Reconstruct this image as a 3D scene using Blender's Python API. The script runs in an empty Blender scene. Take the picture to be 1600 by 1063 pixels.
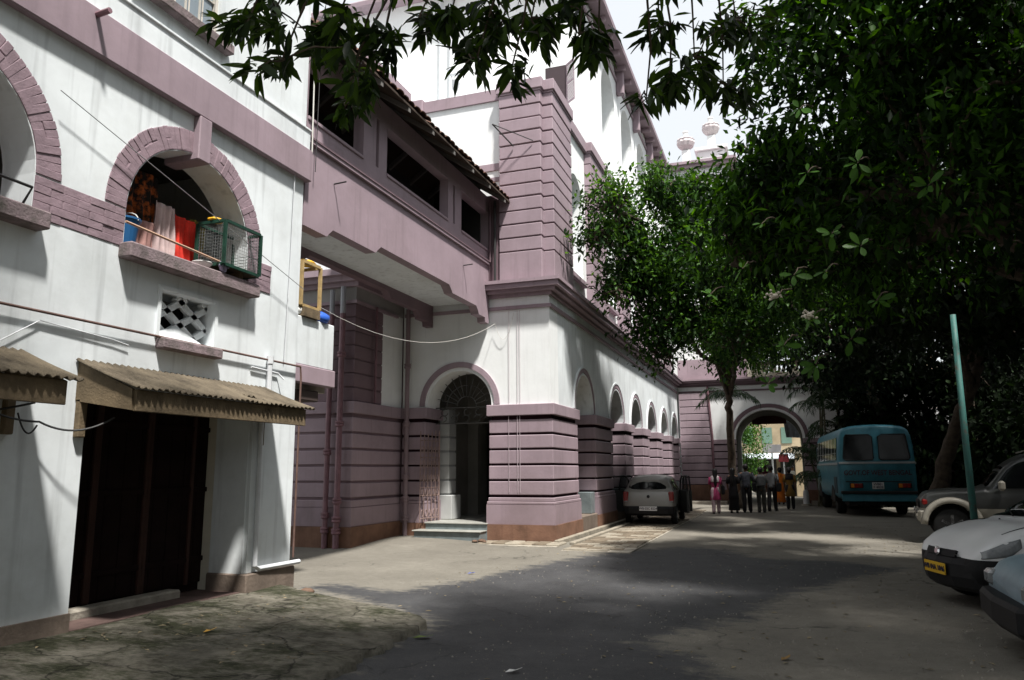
import bpy, math, random
import numpy as np
from mathutils import Matrix, Vector
RNG = np.random.default_rng(11); random.seed(5)
S = bpy.context.scene; COL = S.collection
R = math.radians

# ---------------------------------------------------------------- camera
YAW, PITCH, ROLL = R(19.56), R(9.729), R(-0.340)
fw = Vector((-math.sin(YAW)*math.cos(PITCH), math.cos(YAW)*math.cos(PITCH), math.sin(PITCH)))
rt = Vector((math.cos(YAW), math.sin(YAW), 0)); up = rt.cross(fw)
r2 = rt*math.cos(ROLL)+up*math.sin(ROLL); u2 = -rt*math.sin(ROLL)+up*math.cos(ROLL)
cd = bpy.data.cameras.new('camera'); cam = bpy.data.objects.new('camera', cd); COL.objects.link(cam)
m = Matrix((r2, u2, -fw)).transposed().to_4x4(); m.translation = (0, 0, 1.6); cam.matrix_world = m
cd.sensor_width = 36; cd.lens = 36*1183.8/1600; cd.clip_end = 2000; cd.clip_start = .05
S.camera = cam
# ---------------------------------------------------------------- sky, sun, exposure
SUN = Vector((-.335, .30, -.895)).normalized()          # the way the light travels
W = bpy.data.worlds.new('World'); S.world = W; W.use_nodes = True
wn, wl = W.node_tree.nodes, W.node_tree.links
sky = wn.new('ShaderNodeTexSky'); sky.sky_type = 'NISHITA'; sky.sun_disc = False
sky.sun_elevation = math.asin(-SUN.z); sky.sun_rotation = math.atan2(-SUN.x, -SUN.y)
sky.dust_density = 4.0; sky.air_density = 1.4; sky.altitude = 10
bg = wn['Background']; bg.inputs['Strength'].default_value = .063
mx = wn.new('ShaderNodeMix'); mx.data_type = 'RGBA'; mx.inputs[0].default_value = .82
mx.inputs[7].default_value = (8.6, 8.9, 9.2, 1)          # thin bright cloud over the whole sky
wl.new(sky.outputs[0], mx.inputs[6]); wl.new(mx.outputs[2], bg.inputs['Color'])
sd = bpy.data.lights.new('sun', 'SUN'); sun = bpy.data.objects.new('sun', sd); COL.objects.link(sun)
sd.energy = 4.4; sd.angle = R(4); sd.color = (1, .965, .915)
sun.rotation_euler = SUN.to_track_quat('-Z', 'Y').to_euler(); sun.location = (20, -20, 60)
S.view_settings.view_transform = 'Standard'; S.view_settings.look = 'None'
S.view_settings.exposure = .98; S.view_settings.gamma = 1
cy = S.cycles
cy.max_bounces = 7; cy.diffuse_bounces = 4; cy.glossy_bounces = 3; cy.transmission_bounces = 4; cy.transparent_max_bounces = 8
cy.sample_clamp_indirect = 6; cy.caustics_reflective = False; cy.caustics_refractive = False
try: cy.use_denoising = True
except Exception: pass

# ---------------------------------------------------------------- materials
MATS = {}
def mat(name, col, rough=.8, var=.12, vs=1.3, bump=0., bs=40., spec=.3, metal=0., col2=None, thr=None, streak=0., emit=0., grime=0.):
    if name in MATS: return MATS[name]
    M = bpy.data.materials.new(name); M.use_nodes = True; n, l = M.node_tree.nodes, M.node_tree.links
    p = n['Principled BSDF']; p.inputs['Roughness'].default_value = rough
    p.inputs['Specular IOR Level'].default_value = spec; p.inputs['Metallic'].default_value = metal
    g = n.new('ShaderNodeNewGeometry')
    nz = n.new('ShaderNodeTexNoise'); nz.inputs['Scale'].default_value = vs; nz.inputs['Detail'].default_value = 6; nz.inputs['Roughness'].default_value = .62
    l.new(g.outputs['Position'], nz.inputs['Vector'])
    rp = n.new('ShaderNodeValToRGB'); e = rp.color_ramp.elements
    c2 = col2 or tuple(min(1, c*(1-var)) for c in col); c1 = col if col2 else tuple(min(1, c*(1+var*.4)) for c in col)
    a, b_ = thr or (.32, .62)
    e[0].position, e[1].position = a, b_; e[0].color = (*c2, 1); e[1].color = (*c1, 1)
    l.new(nz.outputs['Fac'], rp.inputs[0]); out = rp.outputs[0]
    if streak:                                            # rain stains running down
        mp = n.new('ShaderNodeMapping'); mp.inputs['Scale'].default_value = (5.5, 5.5, .35); l.new(g.outputs['Position'], mp.inputs[0])
        n2 = n.new('ShaderNodeTexNoise'); n2.inputs['Scale'].default_value = 1.6; n2.inputs['Detail'].default_value = 7; l.new(mp.outputs[0], n2.inputs['Vector'])
        r2_ = n.new('ShaderNodeValToRGB'); r2_.color_ramp.elements[0].position = .54; r2_.color_ramp.elements[1].position = .74
        r2_.color_ramp.elements[0].color = (0, 0, 0, 1); r2_.color_ramp.elements[1].color = (streak,)*3+(1,)
        l.new(n2.outputs['Fac'], r2_.inputs[0])
        m2 = n.new('ShaderNodeMix'); m2.data_type = 'RGBA'; l.new(r2_.outputs[0], m2.inputs[0]); l.new(out, m2.inputs[6])
        m2.inputs[7].default_value = (*[c*.42 for c in col], 1); out = m2.outputs[2]
    if grime:                                             # patch repairs, damp blotches and mud splashed up from the ground
        n4 = n.new('ShaderNodeTexNoise'); n4.inputs['Scale'].default_value = .75; n4.inputs['Detail'].default_value = 9; n4.inputs['Roughness'].default_value = .68; l.new(g.outputs['Position'], n4.inputs['Vector'])
        r4 = n.new('ShaderNodeValToRGB'); r4.color_ramp.elements[0].position = .50; r4.color_ramp.elements[1].position = .72; r4.color_ramp.elements[0].color = (0, 0, 0, 1); r4.color_ramp.elements[1].color = (grime,)*3+(1,); l.new(n4.outputs['Fac'], r4.inputs[0])
        sx_ = n.new('ShaderNodeSeparateXYZ'); l.new(g.outputs['Position'], sx_.inputs[0])
        mr = n.new('ShaderNodeMapRange'); mr.inputs[1].default_value = 1.5; mr.inputs[2].default_value = .25; mr.inputs[3].default_value = 0; mr.inputs[4].default_value = .55; l.new(sx_.outputs[2], mr.inputs[0])
        mu = n.new('ShaderNodeMath'); mu.operation = 'MULTIPLY'; l.new(mr.outputs[0], mu.inputs[0]); l.new(n4.outputs['Fac'], mu.inputs[1])
        ad = n.new('ShaderNodeMath'); ad.operation = 'ADD'; ad.use_clamp = True; l.new(mu.outputs[0], ad.inputs[0]); l.new(r4.outputs[0], ad.inputs[1])
        m5 = n.new('ShaderNodeMix'); m5.data_type = 'RGBA'; l.new(ad.outputs[0], m5.inputs[0]); l.new(out, m5.inputs[6]); m5.inputs[7].default_value = (*[c*k_ for c, k_ in zip(col, (.52, .50, .45))], 1); out = m5.outputs[2]
    l.new(out, p.inputs['Base Color'])
    if bump:
        n3 = n.new('ShaderNodeTexNoise'); n3.inputs['Scale'].default_value = bs; n3.inputs['Detail'].default_value = 5; l.new(g.outputs['Position'], n3.inputs['Vector'])
        bp = n.new('ShaderNodeBump'); bp.inputs['Strength'].default_value = bump; bp.inputs['Distance'].default_value = .02
        l.new(n3.outputs['Fac'], bp.inputs['Height']); l.new(bp.outputs[0], p.inputs['Normal'])
    if emit:
        p.inputs['Emission Color'].default_value = (*col, 1); p.inputs['Emission Strength'].default_value = emit
    MATS[name] = M; return M
def leafmat(name, dark, light, trans=.3, rough=.38, spec=.35):
    M = bpy.data.materials.new(name); M.use_nodes = True; n, l = M.node_tree.nodes, M.node_tree.links
    p = n['Principled BSDF']; p.inputs['Roughness'].default_value = rough; p.inputs['Specular IOR Level'].default_value = spec
    at = n.new('ShaderNodeAttribute'); at.attribute_name = 'hue'
    rp = n.new('ShaderNodeValToRGB'); e = rp.color_ramp.elements; e[0].color = (*dark, 1); e[1].color = (*light, 1)
    e[0].position = .15; e[1].position = .95
    l.new(at.outputs['Fac'], rp.inputs[0]); l.new(rp.outputs[0], p.inputs['Base Color'])
    t = n.new('ShaderNodeBsdfTranslucent'); hs = n.new('ShaderNodeHueSaturation'); hs.inputs['Hue'].default_value = .485; hs.inputs['Saturation'].default_value = 1.15; hs.inputs['Value'].default_value = 1.5
    l.new(rp.outputs[0], hs.inputs['Color']); l.new(hs.outputs[0], t.inputs['Color'])
    ms = n.new('ShaderNodeMixShader'); ms.inputs[0].default_value = trans
    l.new(p.outputs[0], ms.inputs[1]); l.new(t.outputs[0], ms.inputs[2]); l.new(ms.outputs[0], n['Material Output'].inputs[0])
    MATS[name] = M; return M
def glassmat(name, tint=(.02, .025, .03), rough=.04, alpha=.78):
    M = bpy.data.materials.new(name); M.use_nodes = True; n, l = M.node_tree.nodes, M.node_tree.links
    p = n['Principled BSDF']; p.inputs['Base Color'].default_value = (*tint, 1); p.inputs['Roughness'].default_value = rough; p.inputs['Specular IOR Level'].default_value = .4
    nz = n.new('ShaderNodeTexNoise'); nz.inputs['Scale'].default_value = 3; g = n.new('ShaderNodeNewGeometry'); l.new(g.outputs['Position'], nz.inputs['Vector'])
    mr = n.new('ShaderNodeMapRange'); mr.inputs[3].default_value = rough; mr.inputs[4].default_value = rough+.08; l.new(nz.outputs['Fac'], mr.inputs[0]); l.new(mr.outputs[0], p.inputs['Roughness'])
    t = n.new('ShaderNodeBsdfTransparent'); t.inputs['Color'].default_value = (.75, .8, .8, 1)
    ms = n.new('ShaderNodeMixShader'); ms.inputs[0].default_value = alpha
    l.new(t.outputs[0], ms.inputs[1]); l.new(p.outputs[0], ms.inputs[2]); l.new(ms.outputs[0], n['Material Output'].inputs[0])
    MATS[name] = M; return M
WHITE = mat('white_limewash', (.72, .76, .775), .9, .13, .9, .07, 14, .15, streak=.42, grime=.30)
WHITEC = mat('clean_whitewash', (.80, .82, .82), .85, .06, .8, .08, 14, .2, streak=.14, grime=.14)
CREAM = mat('cream_distemper', (.60, .56, .46), .9, .14, 1.5, .2, 30)
MAUVE = mat('mauve_paint', (.32, .246, .278), .66, .17, .8, .08, 18, .3, streak=.26, grime=.28)
MAUVED = mat('deep_mauve_paint', (.17, .115, .132), .6, .14, 1.4, .15, 34)
GROOVE = mat('maroon_groove_paint', (.022, .008, .012), .9, .1, spec=.1)
BROWN = mat('red_oxide_plinth', (.185, .10, .066), .75, .35, 2.2, .3, 24, streak=.35)
BROWN2 = mat('grey_brown_plinth', (.16, .125, .10), .8, .3, 2.2, .3, 24, streak=.3)
BRICKM = mat('mauve_painted_brick', (.275, .20, .228), .7, .22, 5, .22, 40, streak=.25, grime=.3)
PIPEM = mat('maroon_pipe_paint', (.19, .10, .12), .45, .25, 6, .1, 60, .5)
PIPEW = mat('white_plastic_pipe', (.60, .62, .64), .4, .12, 4, 0, 1, .5)
CONC = mat('old_concrete', (.33, .30, .25), .9, .4, 3, .5, 30)
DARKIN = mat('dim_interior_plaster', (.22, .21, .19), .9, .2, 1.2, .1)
MARBLE = mat('grey_marble_step', (.16, .19, .195), .35, .25, 5, .05, 40, .5)
TREAD = mat('pale_marble_tread', (.32, .32, .29), .4, .2, 5, .05, 40, .5)
CORR = mat('corrugated_asbestos', (.175, .145, .105), .95, .4, 3, .5, 50, .1, col2=(.055, .046, .035), thr=(.28, .70), grime=.5)
OLDWOOD = mat('weathered_ply', (.15, .112, .068), .85, .45, 3, .3, 40, streak=.5)
DOORM = mat('dark_maroon_door', (.012, .006, .0055), .8, .4, 4, .2, 40, .1)
DOORP = mat('red_brown_post', (.04, .016, .011), .7, .3, 5)
IRON = mat('dusty_iron_grille', (.30, .21, .19), .55, .25, 8, 0, 1, .5, .3)
IRONG = mat('grey_iron_grille', (.10, .10, .10), .5, .25, 8, 0, 1, .5, .6)
TILEM = mat('weathered_clay_tile', (.17, .085, .06), .9, .5, 5, .4, 50, col2=(.07, .055, .045), thr=(.3, .65))
BLACK = mat('black_rubber', (.012, .012, .012), .7, .3, 9, .1)
PLAS = mat('black_plastic', (.011, .011, .012), .55, .2, 6, .05, 80, .22)
CHROME = mat('chrome', (.65, .65, .65), .15, .1, 3, 0, 1, .5, 1.)
WIRE = mat('dark_cable', (.03, .03, .03), .6)
WIREW = mat('pale_cable', (.55, .54, .5), .6)
BARK = mat('grey_brown_bark', (.075, .058, .043), .95, .5, 6, 1., 30)
PALMB = mat('palm_stem', (.10, .095, .06), .8, .4, 8, .5, 30)
SKIN = mat('brown_skin', (.20, .105, .065), .55, .15, 8)
HAIR = mat('black_hair', (.008, .007, .007), .45, .3, 20)
GLASS = glassmat('tinted_glass', (.008, .009, .010), .03, .97); GLASSB = glassmat('bus_glass', (.004, .005, .006), .05, .97); GLASSC = glassmat('clear_car_glass', (.03, .035, .035), .03, .35)
PANE = glassmat('window_pane', (.25, .30, .34), .15, .85)
L_MANGO = leafmat('mango_leaf', (.008, .017, .005), (.040, .082, .012), .32, .45, .18)
L_BIG = leafmat('broad_leaf', (.004, .012, .003), (.058, .150, .020), .36, .55, .12)
L_FINE = leafmat('small_glossy_leaf', (.010, .030, .007), (.080, .180, .030), .36, .45, .2)
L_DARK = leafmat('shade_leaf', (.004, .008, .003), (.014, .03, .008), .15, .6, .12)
L_LIME = leafmat('young_leaf', (.03, .08, .014), (.075, .18, .03), .35, .4, .3)
L_PALM = leafmat('palm_leaf', (.012, .032, .012), (.04, .09, .028), .25, .4, .3)

# ---------------------------------------------------------------- mesh helpers
class B:
    def __init__(s): s.v = []; s.f = []
    def q(s, *p):
        i = len(s.v); s.v += [tuple(a) for a in p]; s.f.append(tuple(range(i, i+len(p)))); return s
    def box(s, x0, x1, y0, y1, z0, z1):
        i = len(s.v)
        s.v += [(x, y, z) for z in (z0, z1) for y in (y0, y1) for x in (x0, x1)]
        s.f += [tuple(i+k for k in f) for f in ((0, 2, 3, 1), (4, 5, 7, 6), (0, 1, 5, 4), (2, 6, 7, 3), (0, 4, 6, 2), (1, 3, 7, 5))]; return s
    def chbox(s, x0, x1, y0, y1, z0, z1, c=.012):
        # box with chamfered edges
        i = len(s.v); X, Y, Z = (x0, x1), (y0, y1), (z0, z1); idx = {}
        for a in (0, 1):
            for b in (0, 1):
                for d in (0, 1):
                    for k in range(3):
                        P = [X[a], Y[b], Z[d]]
                        for j, t in enumerate((a, b, d)):
                            if j != k: P[j] += c*(1 if t == 0 else -1)
                        idx[a, b, d, k] = len(s.v); s.v.append(tuple(P))
        def f(*q): s.f.append(tuple(q))
        for t in (0, 1):
            o = [(0, 0), (1, 0), (1, 1), (0, 1)]
            f(*[idx[t, a, b, 0] for a, b in (o if t else o[::-1])])
            f(*[idx[a, t, b, 1] for a, b in (o[::-1] if t else o)])
            f(*[idx[a, b, t, 2] for a, b in (o if t else o[::-1])])
        for a in (0, 1):
            for b in (0, 1):
                f(idx[a, b, 0, 0], idx[a, b, 1, 0], idx[a, b, 1, 1], idx[a, b, 0, 1])
                f(idx[a, 0, b, 0], idx[a, 1, b, 0], idx[a, 1, b, 2], idx[a, 0, b, 2])
                f(idx[0, a, b, 1], idx[1, a, b, 1], idx[1, a, b, 2], idx[0, a, b, 2])
                for d in (0, 1): f(idx[a, b, d, 0], idx[a, b, d, 1], idx[a, b, d, 2])
        return s
    def prism(s, pts, F, d0, d1):
        # convex outline (u,z) in frame F(u,d,z), extruded from depth d0 to d1
        n = len(pts); i = len(s.v)
        s.v += [F(u, d0, z) for u, z in pts]+[F(u, d1, z) for u, z in pts]
        s.f += [tuple(range(i, i+n)), tuple(range(i+2*n-1, i+n-1, -1))]
        s.f += [(i+k, i+(k+1) % n, i+n+(k+1) % n, i+n+k) for k in range(n)]; return s
    def tube(s, path, r, n=8, caps=True):
        path = [Vector(p) for p in path]; rs = r if hasattr(r, '__len__') else [r]*len(path); i0 = len(s.v); ref = None
        for k, p in enumerate(path):
            t = (path[min(k+1, len(path)-1)]-path[max(k-1, 0)]).normalized()
            if ref is None: ref = Vector((0, 0, 1)) if abs(t.z) < .9 else Vector((1, 0, 0))
            a = t.cross(ref)
            if a.length < 1e-4: a = t.cross(Vector((.3, .9, .1)))
            a.normalize(); b = t.cross(a); ref = -b if False else ref
            s.v += [tuple(p+(a*math.cos(2*math.pi*j/n)+b*math.sin(2*math.pi*j/n))*rs[k]) for j in range(n)]
        for k in range(len(path)-1):
            for j in range(n):
                s.f.append((i0+k*n+j, i0+k*n+(j+1) % n, i0+(k+1)*n+(j+1) % n, i0+(k+1)*n+j))
        if caps: s.f += [tuple(i0+j for j in range(n))[::-1], tuple(i0+(len(path)-1)*n+j for j in range(n))]
        return s
    def lathe(s, prof, c=(0, 0, 0), n=16, rib=0, sx=1, sy=1):
        i = len(s.v); m_ = len(prof)
        for r, z in prof:
            for j in range(n):
                a = 2*math.pi*j/n; rr = r*(1+(rib if j % 2 else 0)); s.v.append((c[0]+rr*math.cos(a)*sx, c[1]+rr*math.sin(a)*sy, c[2]+z))
        for k in range(m_-1):
            for j in range(n): s.f.append((i+k*n+j, i+k*n+(j+1) % n, i+(k+1)*n+(j+1) % n, i+(k+1)*n+j))
        s.f += [tuple(i+j for j in range(n))[::-1], tuple(i+(m_-1)*n+j for j in range(n))]; return s
    def loft(s, rings, closed=True, caps=True):
        i = len(s.v); n = len(rings[0])
        for r in rings: s.v += [tuple(p) for p in r]
        for k in range(len(rings)-1):
            for j in range(n if closed else n-1): s.f.append((i+k*n+j, i+k*n+(j+1) % n, i+(k+1)*n+(j+1) % n, i+(k+1)*n+j))
        if caps and closed: s.f += [tuple(range(i, i+n))[::-1], tuple(range(i+(len(rings)-1)*n, i+len(rings)*n))]
        return s
    def mesh(s, name, smooth=False):
        me = bpy.data.meshes.new(name); me.from_pydata(s.v, [], s.f); me.validate(); 
        import bmesh
        bm = bmesh.new(); bm.from_mesh(me); bmesh.ops.recalc_face_normals(bm, faces=bm.faces); bm.to_mesh(me); bm.free()
        if smooth: me.shade_smooth()
        return me
def world(o):
    return (world(o.parent) @ o.matrix_parent_inverse @ o.matrix_basis) if o.parent else o.matrix_basis.copy()
def adopt(o, parent):
    o.parent = parent; o.matrix_parent_inverse = world(parent).inverted()
def obj(name, b, material, parent=None, local=False, smooth=False, loc=None):
    me = b if isinstance(b, bpy.types.Mesh) else b.mesh(name, smooth)
    if material and not me.materials: me.materials.append(material)
    o = bpy.data.objects.new(name, me); COL.objects.link(o)
    if loc is not None: o.matrix_basis = loc if isinstance(loc, Matrix) else Matrix.Translation(loc)
    if parent is not None:
        if local: o.parent = parent
        else: adopt(o, parent)
    return o
def tag(o, label, cat, group=None, kind=None):
    if label: o['label'] = label
    if cat: o['category'] = cat
    if group: o['group'] = group
    if kind: o['kind'] = kind
    return o
def thing(name, label, cat, loc=(0, 0, 0), rz=0, group=None):
    o = bpy.data.objects.new(name, None); COL.objects.link(o); o.empty_display_size = .2
    o.matrix_basis = Matrix.Translation(loc) @ Matrix.Rotation(rz, 4, 'Z')
    return tag(o, label, cat, group)
def FY(Y): return lambda u, d, z: (u, Y+d, z)          # wall facing -Y
def FX(X): return lambda u, d, z: (X-d, u, z)          # wall facing +X
def arcpts(uc, hw, zs, rise=None, n=20):
    rise = rise or hw
    return [(uc-hw*math.cos(math.pi*k/n), zs+rise*math.sin(math.pi*k/n)) for k in range(n+1)]
def wall_arches(b, F, u0, u1, z0, z1, t, ops):
    # ops: (centre, halfwidth, spring z, bottom z, rise)  rise 0 = flat head at spring z
    u = u0
    for uc, hw, zs, zb, rise in sorted(ops):
        if uc-hw > u: b.prism([(u, z0), (uc-hw, z0), (uc-hw, z1), (u, z1)], F, 0, t)
        if zb > z0: b.prism([(uc-hw, z0), (uc+hw, z0), (uc+hw, zb), (uc-hw, zb)], F, 0, t)
        if rise:
            P = arcpts(uc, hw, zs, rise, 24)
            for a, c in zip(P, P[1:]): b.prism([a, c, (c[0], z1), (a[0], z1)], F, 0, t)
        else: b.prism([(uc-hw, zs), (uc+hw, zs), (uc+hw, z1), (uc-hw, z1)], F, 0, t)
        u = uc+hw
    if u1 > u: b.prism([(u, z0), (u1, z0), (u1, z1), (u, z1)], F, 0, t)
    return b
def ring(b, F, uc, zs, ri, ro, d0, d1, rise_i=None, rise_o=None, n=28):
    A = arcpts(uc, ri, zs, rise_i, n); C = arcpts(uc, ro, zs, rise_o, n)
    for k in range(n): b.prism([A[k], C[k], C[k+1], A[k+1]], F, d0, d1)
    return b
# ================================================================ THE GROUND
POLY = np.array([(-3.5,4.0),(-3.5,5.4),(-3.75,6.3),(-3.7,7.75),(-4.4,8.3),(-6.5,9.3),(-6.3,9.7),(-5.0,9.55),(-4.7,10.4),(-4.3,12.0),(-3.4,15.1),(-2.2,16.6),(-1.25,16.1),
 (-.57,14.7),(.66,14.85),(1.75,14.15),(1.1,12.95),(.33,11.5),(-.25,10.15),(-.4,9.1),(-.85,8.4),(-1.3,7.45),(-.7,6.8),(-.3,5.6),(0,3.0),(-2,2.0)])
def sdist(P):
    d = np.full(len(P), 1e9); ins = np.zeros(len(P), bool)
    for a, b in zip(POLY, np.roll(POLY, -1, 0)):
        e = b-a; w = P-a; t = np.clip((w@e)/(e@e), 0, 1); d = np.minimum(d, np.hypot(*(w-t[:, None]*e).T))
        c = (a[1] > P[:, 1]) != (b[1] > P[:, 1])
        with np.errstate(divide='ignore', invalid='ignore'): ins ^= c & (P[:, 0] < (b[0]-a[0])*(P[:, 1]-a[1])/(b[1]-a[1])+a[0])
    return np.where(ins, d, -d)
def sm(a, b, x): t = np.clip((x-a)/(b-a), 0, 1); return t*t*(3-2*t)
def zground(x, y): return .09*sm(-5.2, -7.5, x)*sm(13.5, 16.0, y)+.012*np.sin(x*1.7+y*.6)*sm(2, 6, y)*sm(40, 25, y)
xs = np.concatenate([[-260, -120, -60, -30, -18, -12], np.arange(-9.5, 5.6, .14), [7, 9, 12, 18, 30, 60, 120, 260]])
ys = np.concatenate([[-260, -100, -40, -15, -5, 0], np.arange(2.4, 20, .14), np.arange(20, 40, .6), [44, 50, 60, 90, 160, 420]])
gx, gy = np.meshgrid(xs, ys); gz = zground(gx, gy)
nx, ny = len(xs), len(ys); V = np.stack([gx, gy, gz], -1).reshape(-1, 3)
ii = np.arange(nx*ny).reshape(ny, nx)
Fq = np.stack([ii[:-1, :-1], ii[:-1, 1:], ii[1:, 1:], ii[1:, :-1]], -1).reshape(-1, 4)
me = bpy.data.meshes.new('ground'); me.from_pydata(V.tolist(), [], Fq.tolist()); me.shade_smooth()
at = me.attributes.new('tar', 'FLOAT', 'POINT'); at.data.foreach_set('value', np.clip(sdist(V[:, :2]), -3, 3).astype(np.float32))
GM = bpy.data.materials.new('dusty_road'); GM.use_nodes = True; n, l = GM.node_tree.nodes, GM.node_tree.links
p = n['Principled BSDF']; p.inputs['Specular IOR Level'].default_value = .25
g = n.new('ShaderNodeNewGeometry'); a_ = n.new('ShaderNodeAttribute'); a_.attribute_name = 'tar'
def noise(sc, det=6, ro=.6, scale=None):
    t = n.new('ShaderNodeTexNoise'); t.inputs['Scale'].default_value = sc; t.inputs['Detail'].default_value = det; t.inputs['Roughness'].default_value = ro
    if scale:
        mp = n.new('ShaderNodeMapping'); mp.inputs['Scale'].default_value = scale; l.new(g.outputs['Position'], mp.inputs[0]); l.new(mp.outputs[0], t.inputs['Vector'])
    else: l.new(g.outputs['Position'], t.inputs['Vector'])
    return t.outputs['Fac']
def mth(op, a, b=None, c=None):
    t = n.new('ShaderNodeMath'); t.operation = op
    for i, v in enumerate((a, b, c)):
        if v is None: continue
        if isinstance(v, (int, float)): t.inputs[i].default_value = v
        else: l.new(v, t.inputs[i])
    return t.outputs[0]
def rmp(v, a, b, ca, cb):
    t = n.new('ShaderNodeValToRGB'); e = t.color_ramp.elements; e[0].position = a; e[1].position = b; e[0].color = (*ca, 1); e[1].color = (*cb, 1); l.new(v, t.inputs[0]); return t.outputs[0]
def mixc(f, a, b):
    t = n.new('ShaderNodeMix'); t.data_type = 'RGBA'; l.new(f, t.inputs[0]); l.new(a, t.inputs[6]); l.new(b, t.inputs[7]); return t.outputs[2]
edge = mth('ADD', a_.outputs['Fac'], mth('MULTIPLY_ADD', noise(1.6, 8, .7, (1, 2.4, 1)), 1.5, -.76))
edge = mth('ADD', edge, mth('MULTIPLY_ADD', noise(9, 6, .75), .9, -.45))
tf = mth('SMOOTH_MIN', mth('SMOOTH_MAX', mth('MULTIPLY_ADD', edge, 3.2, .4), 0, .12), 1, .12)
dust = mixc(rmp(noise(6.5, 8, .72), .36, .66, (.0,)*3, (.55,)*3), rmp(noise(.7, 8, .62), .3, .7, (.135, .124, .104), (.205, .190, .160)), rmp(noise(31, 4, .7), .3, .7, (.085, .077, .062), (.15, .139, .116)))
tarc = mixc(rmp(noise(12, 7, .75), .45, .7, (0,)*3, (.5,)*3), rmp(noise(2.3, 8, .66), .3, .72, (.036, .0365, .039), (.062, .0625, .065)), rmp(noise(40, 3, .6), .3, .7, (.06, .058, .056), (.10, .096, .09)))
cc = mixc(tf, dust, tarc)
grit = rmp(noise(85, 3, .7), .30, .44, (.45,)*3, (1,)*3)
mm = n.new('ShaderNodeMix'); mm.data_type = 'RGBA'; mm.blend_type = 'MULTIPLY'; mm.inputs[0].default_value = .75; l.new(cc, mm.inputs[6]); l.new(grit, mm.inputs[7])
spk = rmp(noise(9, 6, .75), .66, .72, (0,)*3, (.45,)*3)
m3 = n.new('ShaderNodeMix'); m3.data_type = 'RGBA'; l.new(spk, m3.inputs[0]); l.new(mm.outputs[2], m3.inputs[6]); m3.inputs[7].default_value = (.36, .34, .30, 1)
def cracks(sc, w):
    v_ = n.new('ShaderNodeTexVoronoi'); v_.feature = 'DISTANCE_TO_EDGE'; v_.inputs['Scale'].default_value = sc
    dv = n.new('ShaderNodeVectorMath'); dv.operation = 'ADD'; nt = n.new('ShaderNodeTexNoise'); nt.inputs['Scale'].default_value = 3.5; nt.inputs['Detail'].default_value = 6; l.new(g.outputs['Position'], nt.inputs['Vector'])
    sc_ = n.new('ShaderNodeVectorMath'); sc_.operation = 'SCALE'; sc_.inputs['Scale'].default_value = .45; l.new(nt.outputs['Color'], sc_.inputs[0]); l.new(g.outputs['Position'], dv.inputs[0]); l.new(sc_.outputs[0], dv.inputs[1]); l.new(dv.outputs[0], v_.inputs['Vector'])
    return rmp(v_.outputs['Distance'], w*.3, w, (.30,)*3, (1,)*3)
m4 = n.new('ShaderNodeMix'); m4.data_type = 'RGBA'; m4.blend_type = 'MULTIPLY'; l.new(rmp(noise(.45, 4, .6), .52, .60, (0,)*3, (.8,)*3), m4.inputs[0]); l.new(m3.outputs[2], m4.inputs[6]); l.new(cracks(.55, .012), m4.inputs[7])
l.new(m4.outputs[2], p.inputs['Base Color'])
l.new(mth('MULTIPLY_ADD', tf, -.22, .9), p.inputs['Roughness'])
bp = n.new('ShaderNodeBump'); bp.inputs['Strength'].default_value = .55; bp.inputs['Distance'].default_value = .015; l.new(noise(55, 6, .7), bp.inputs['Height']); l.new(bp.outputs[0], p.inputs['Normal'])
me.materials.append(GM)
G = bpy.data.objects.new('ground', me); COL.objects.link(G); tag(G, 'dusty lane with a darker patch of tar down its middle', None, None, 'structure')

# mossy raised apron in front of the left-hand house
def apron_x(y): return float(np.interp(y, [-6, 4.6, 5.3, 6.4, 7.55, 7.75, 8.1, 8.35, 8.7], [-3.0, -3.25, -3.42, -3.55, -3.62, -4.0, -4.8, -5.7, -6.44]))
ya = np.concatenate([np.linspace(-6, 3, 16), np.linspace(3.1, 8.7, 90)]); NU = 34; v = []; f = []
for k, y in enumerate(ya):
    xe = apron_x(y)+.035*math.sin(y*9)+.02*math.sin(y*23+1)+.03*random.uniform(-1, 1)
    for j in range(NU):
        t = j/(NU-2) if j < NU-1 else 1
        x = -6.44+(xe+6.44)*t; z = .05+.09*min(1, max(0, (-3.4-x)/2.6))+.006*math.sin(x*4+y*3)+(.004*random.random())
        if j == NU-1: x += .02; z = -.03
        v.append((x, y, z))
for k in range(len(ya)-1):
    for j in range(NU-1): i = k*NU+j; f.append((i, i+1, i+NU+1, i+NU))
bb = B(); bb.v = v; bb.f = f
MOSS = bpy.data.materials.new('mossy_concrete'); MOSS.use_nodes = True; n, l = MOSS.node_tree.nodes, MOSS.node_tree.links; p = n['Principled BSDF']; p.inputs['Roughness'].default_value = .92; p.inputs['Specular IOR Level'].default_value = .15
g = n.new('ShaderNodeNewGeometry')
c0 = rmp(noise(5, 8, .7), .3, .7, (.07, .063, .048), (.235, .218, .178))
moss = rmp(noise(14, 5, .7), .3, .7, (.013, .016, .007), (.045, .05, .024))
sp_ = n.new('ShaderNodeSeparateXYZ'); l.new(g.outputs['Position'], sp_.inputs[0])
mf = rmp(mth('ADD', mth('ADD', noise(1.1, 7, .68, (1, 1.7, 1)), mth('MULTIPLY_ADD', noise(9, 6, .7, (1, 2.6, 1)), .55, -.275)), mth('MULTIPLY_ADD', sp_.outputs[0], .05, .27)), .40, .58, (.88,)*3, (.0,)*3)
m4 = n.new('ShaderNodeMix'); m4.data_type = 'RGBA'; m4.blend_type = 'MULTIPLY'; m4.inputs[0].default_value = .85; l.new(mixc(mf, c0, moss), m4.inputs[6]); l.new(cracks(.8, .014), m4.inputs[7]); l.new(m4.outputs[2], p.inputs['Base Color'])
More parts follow.
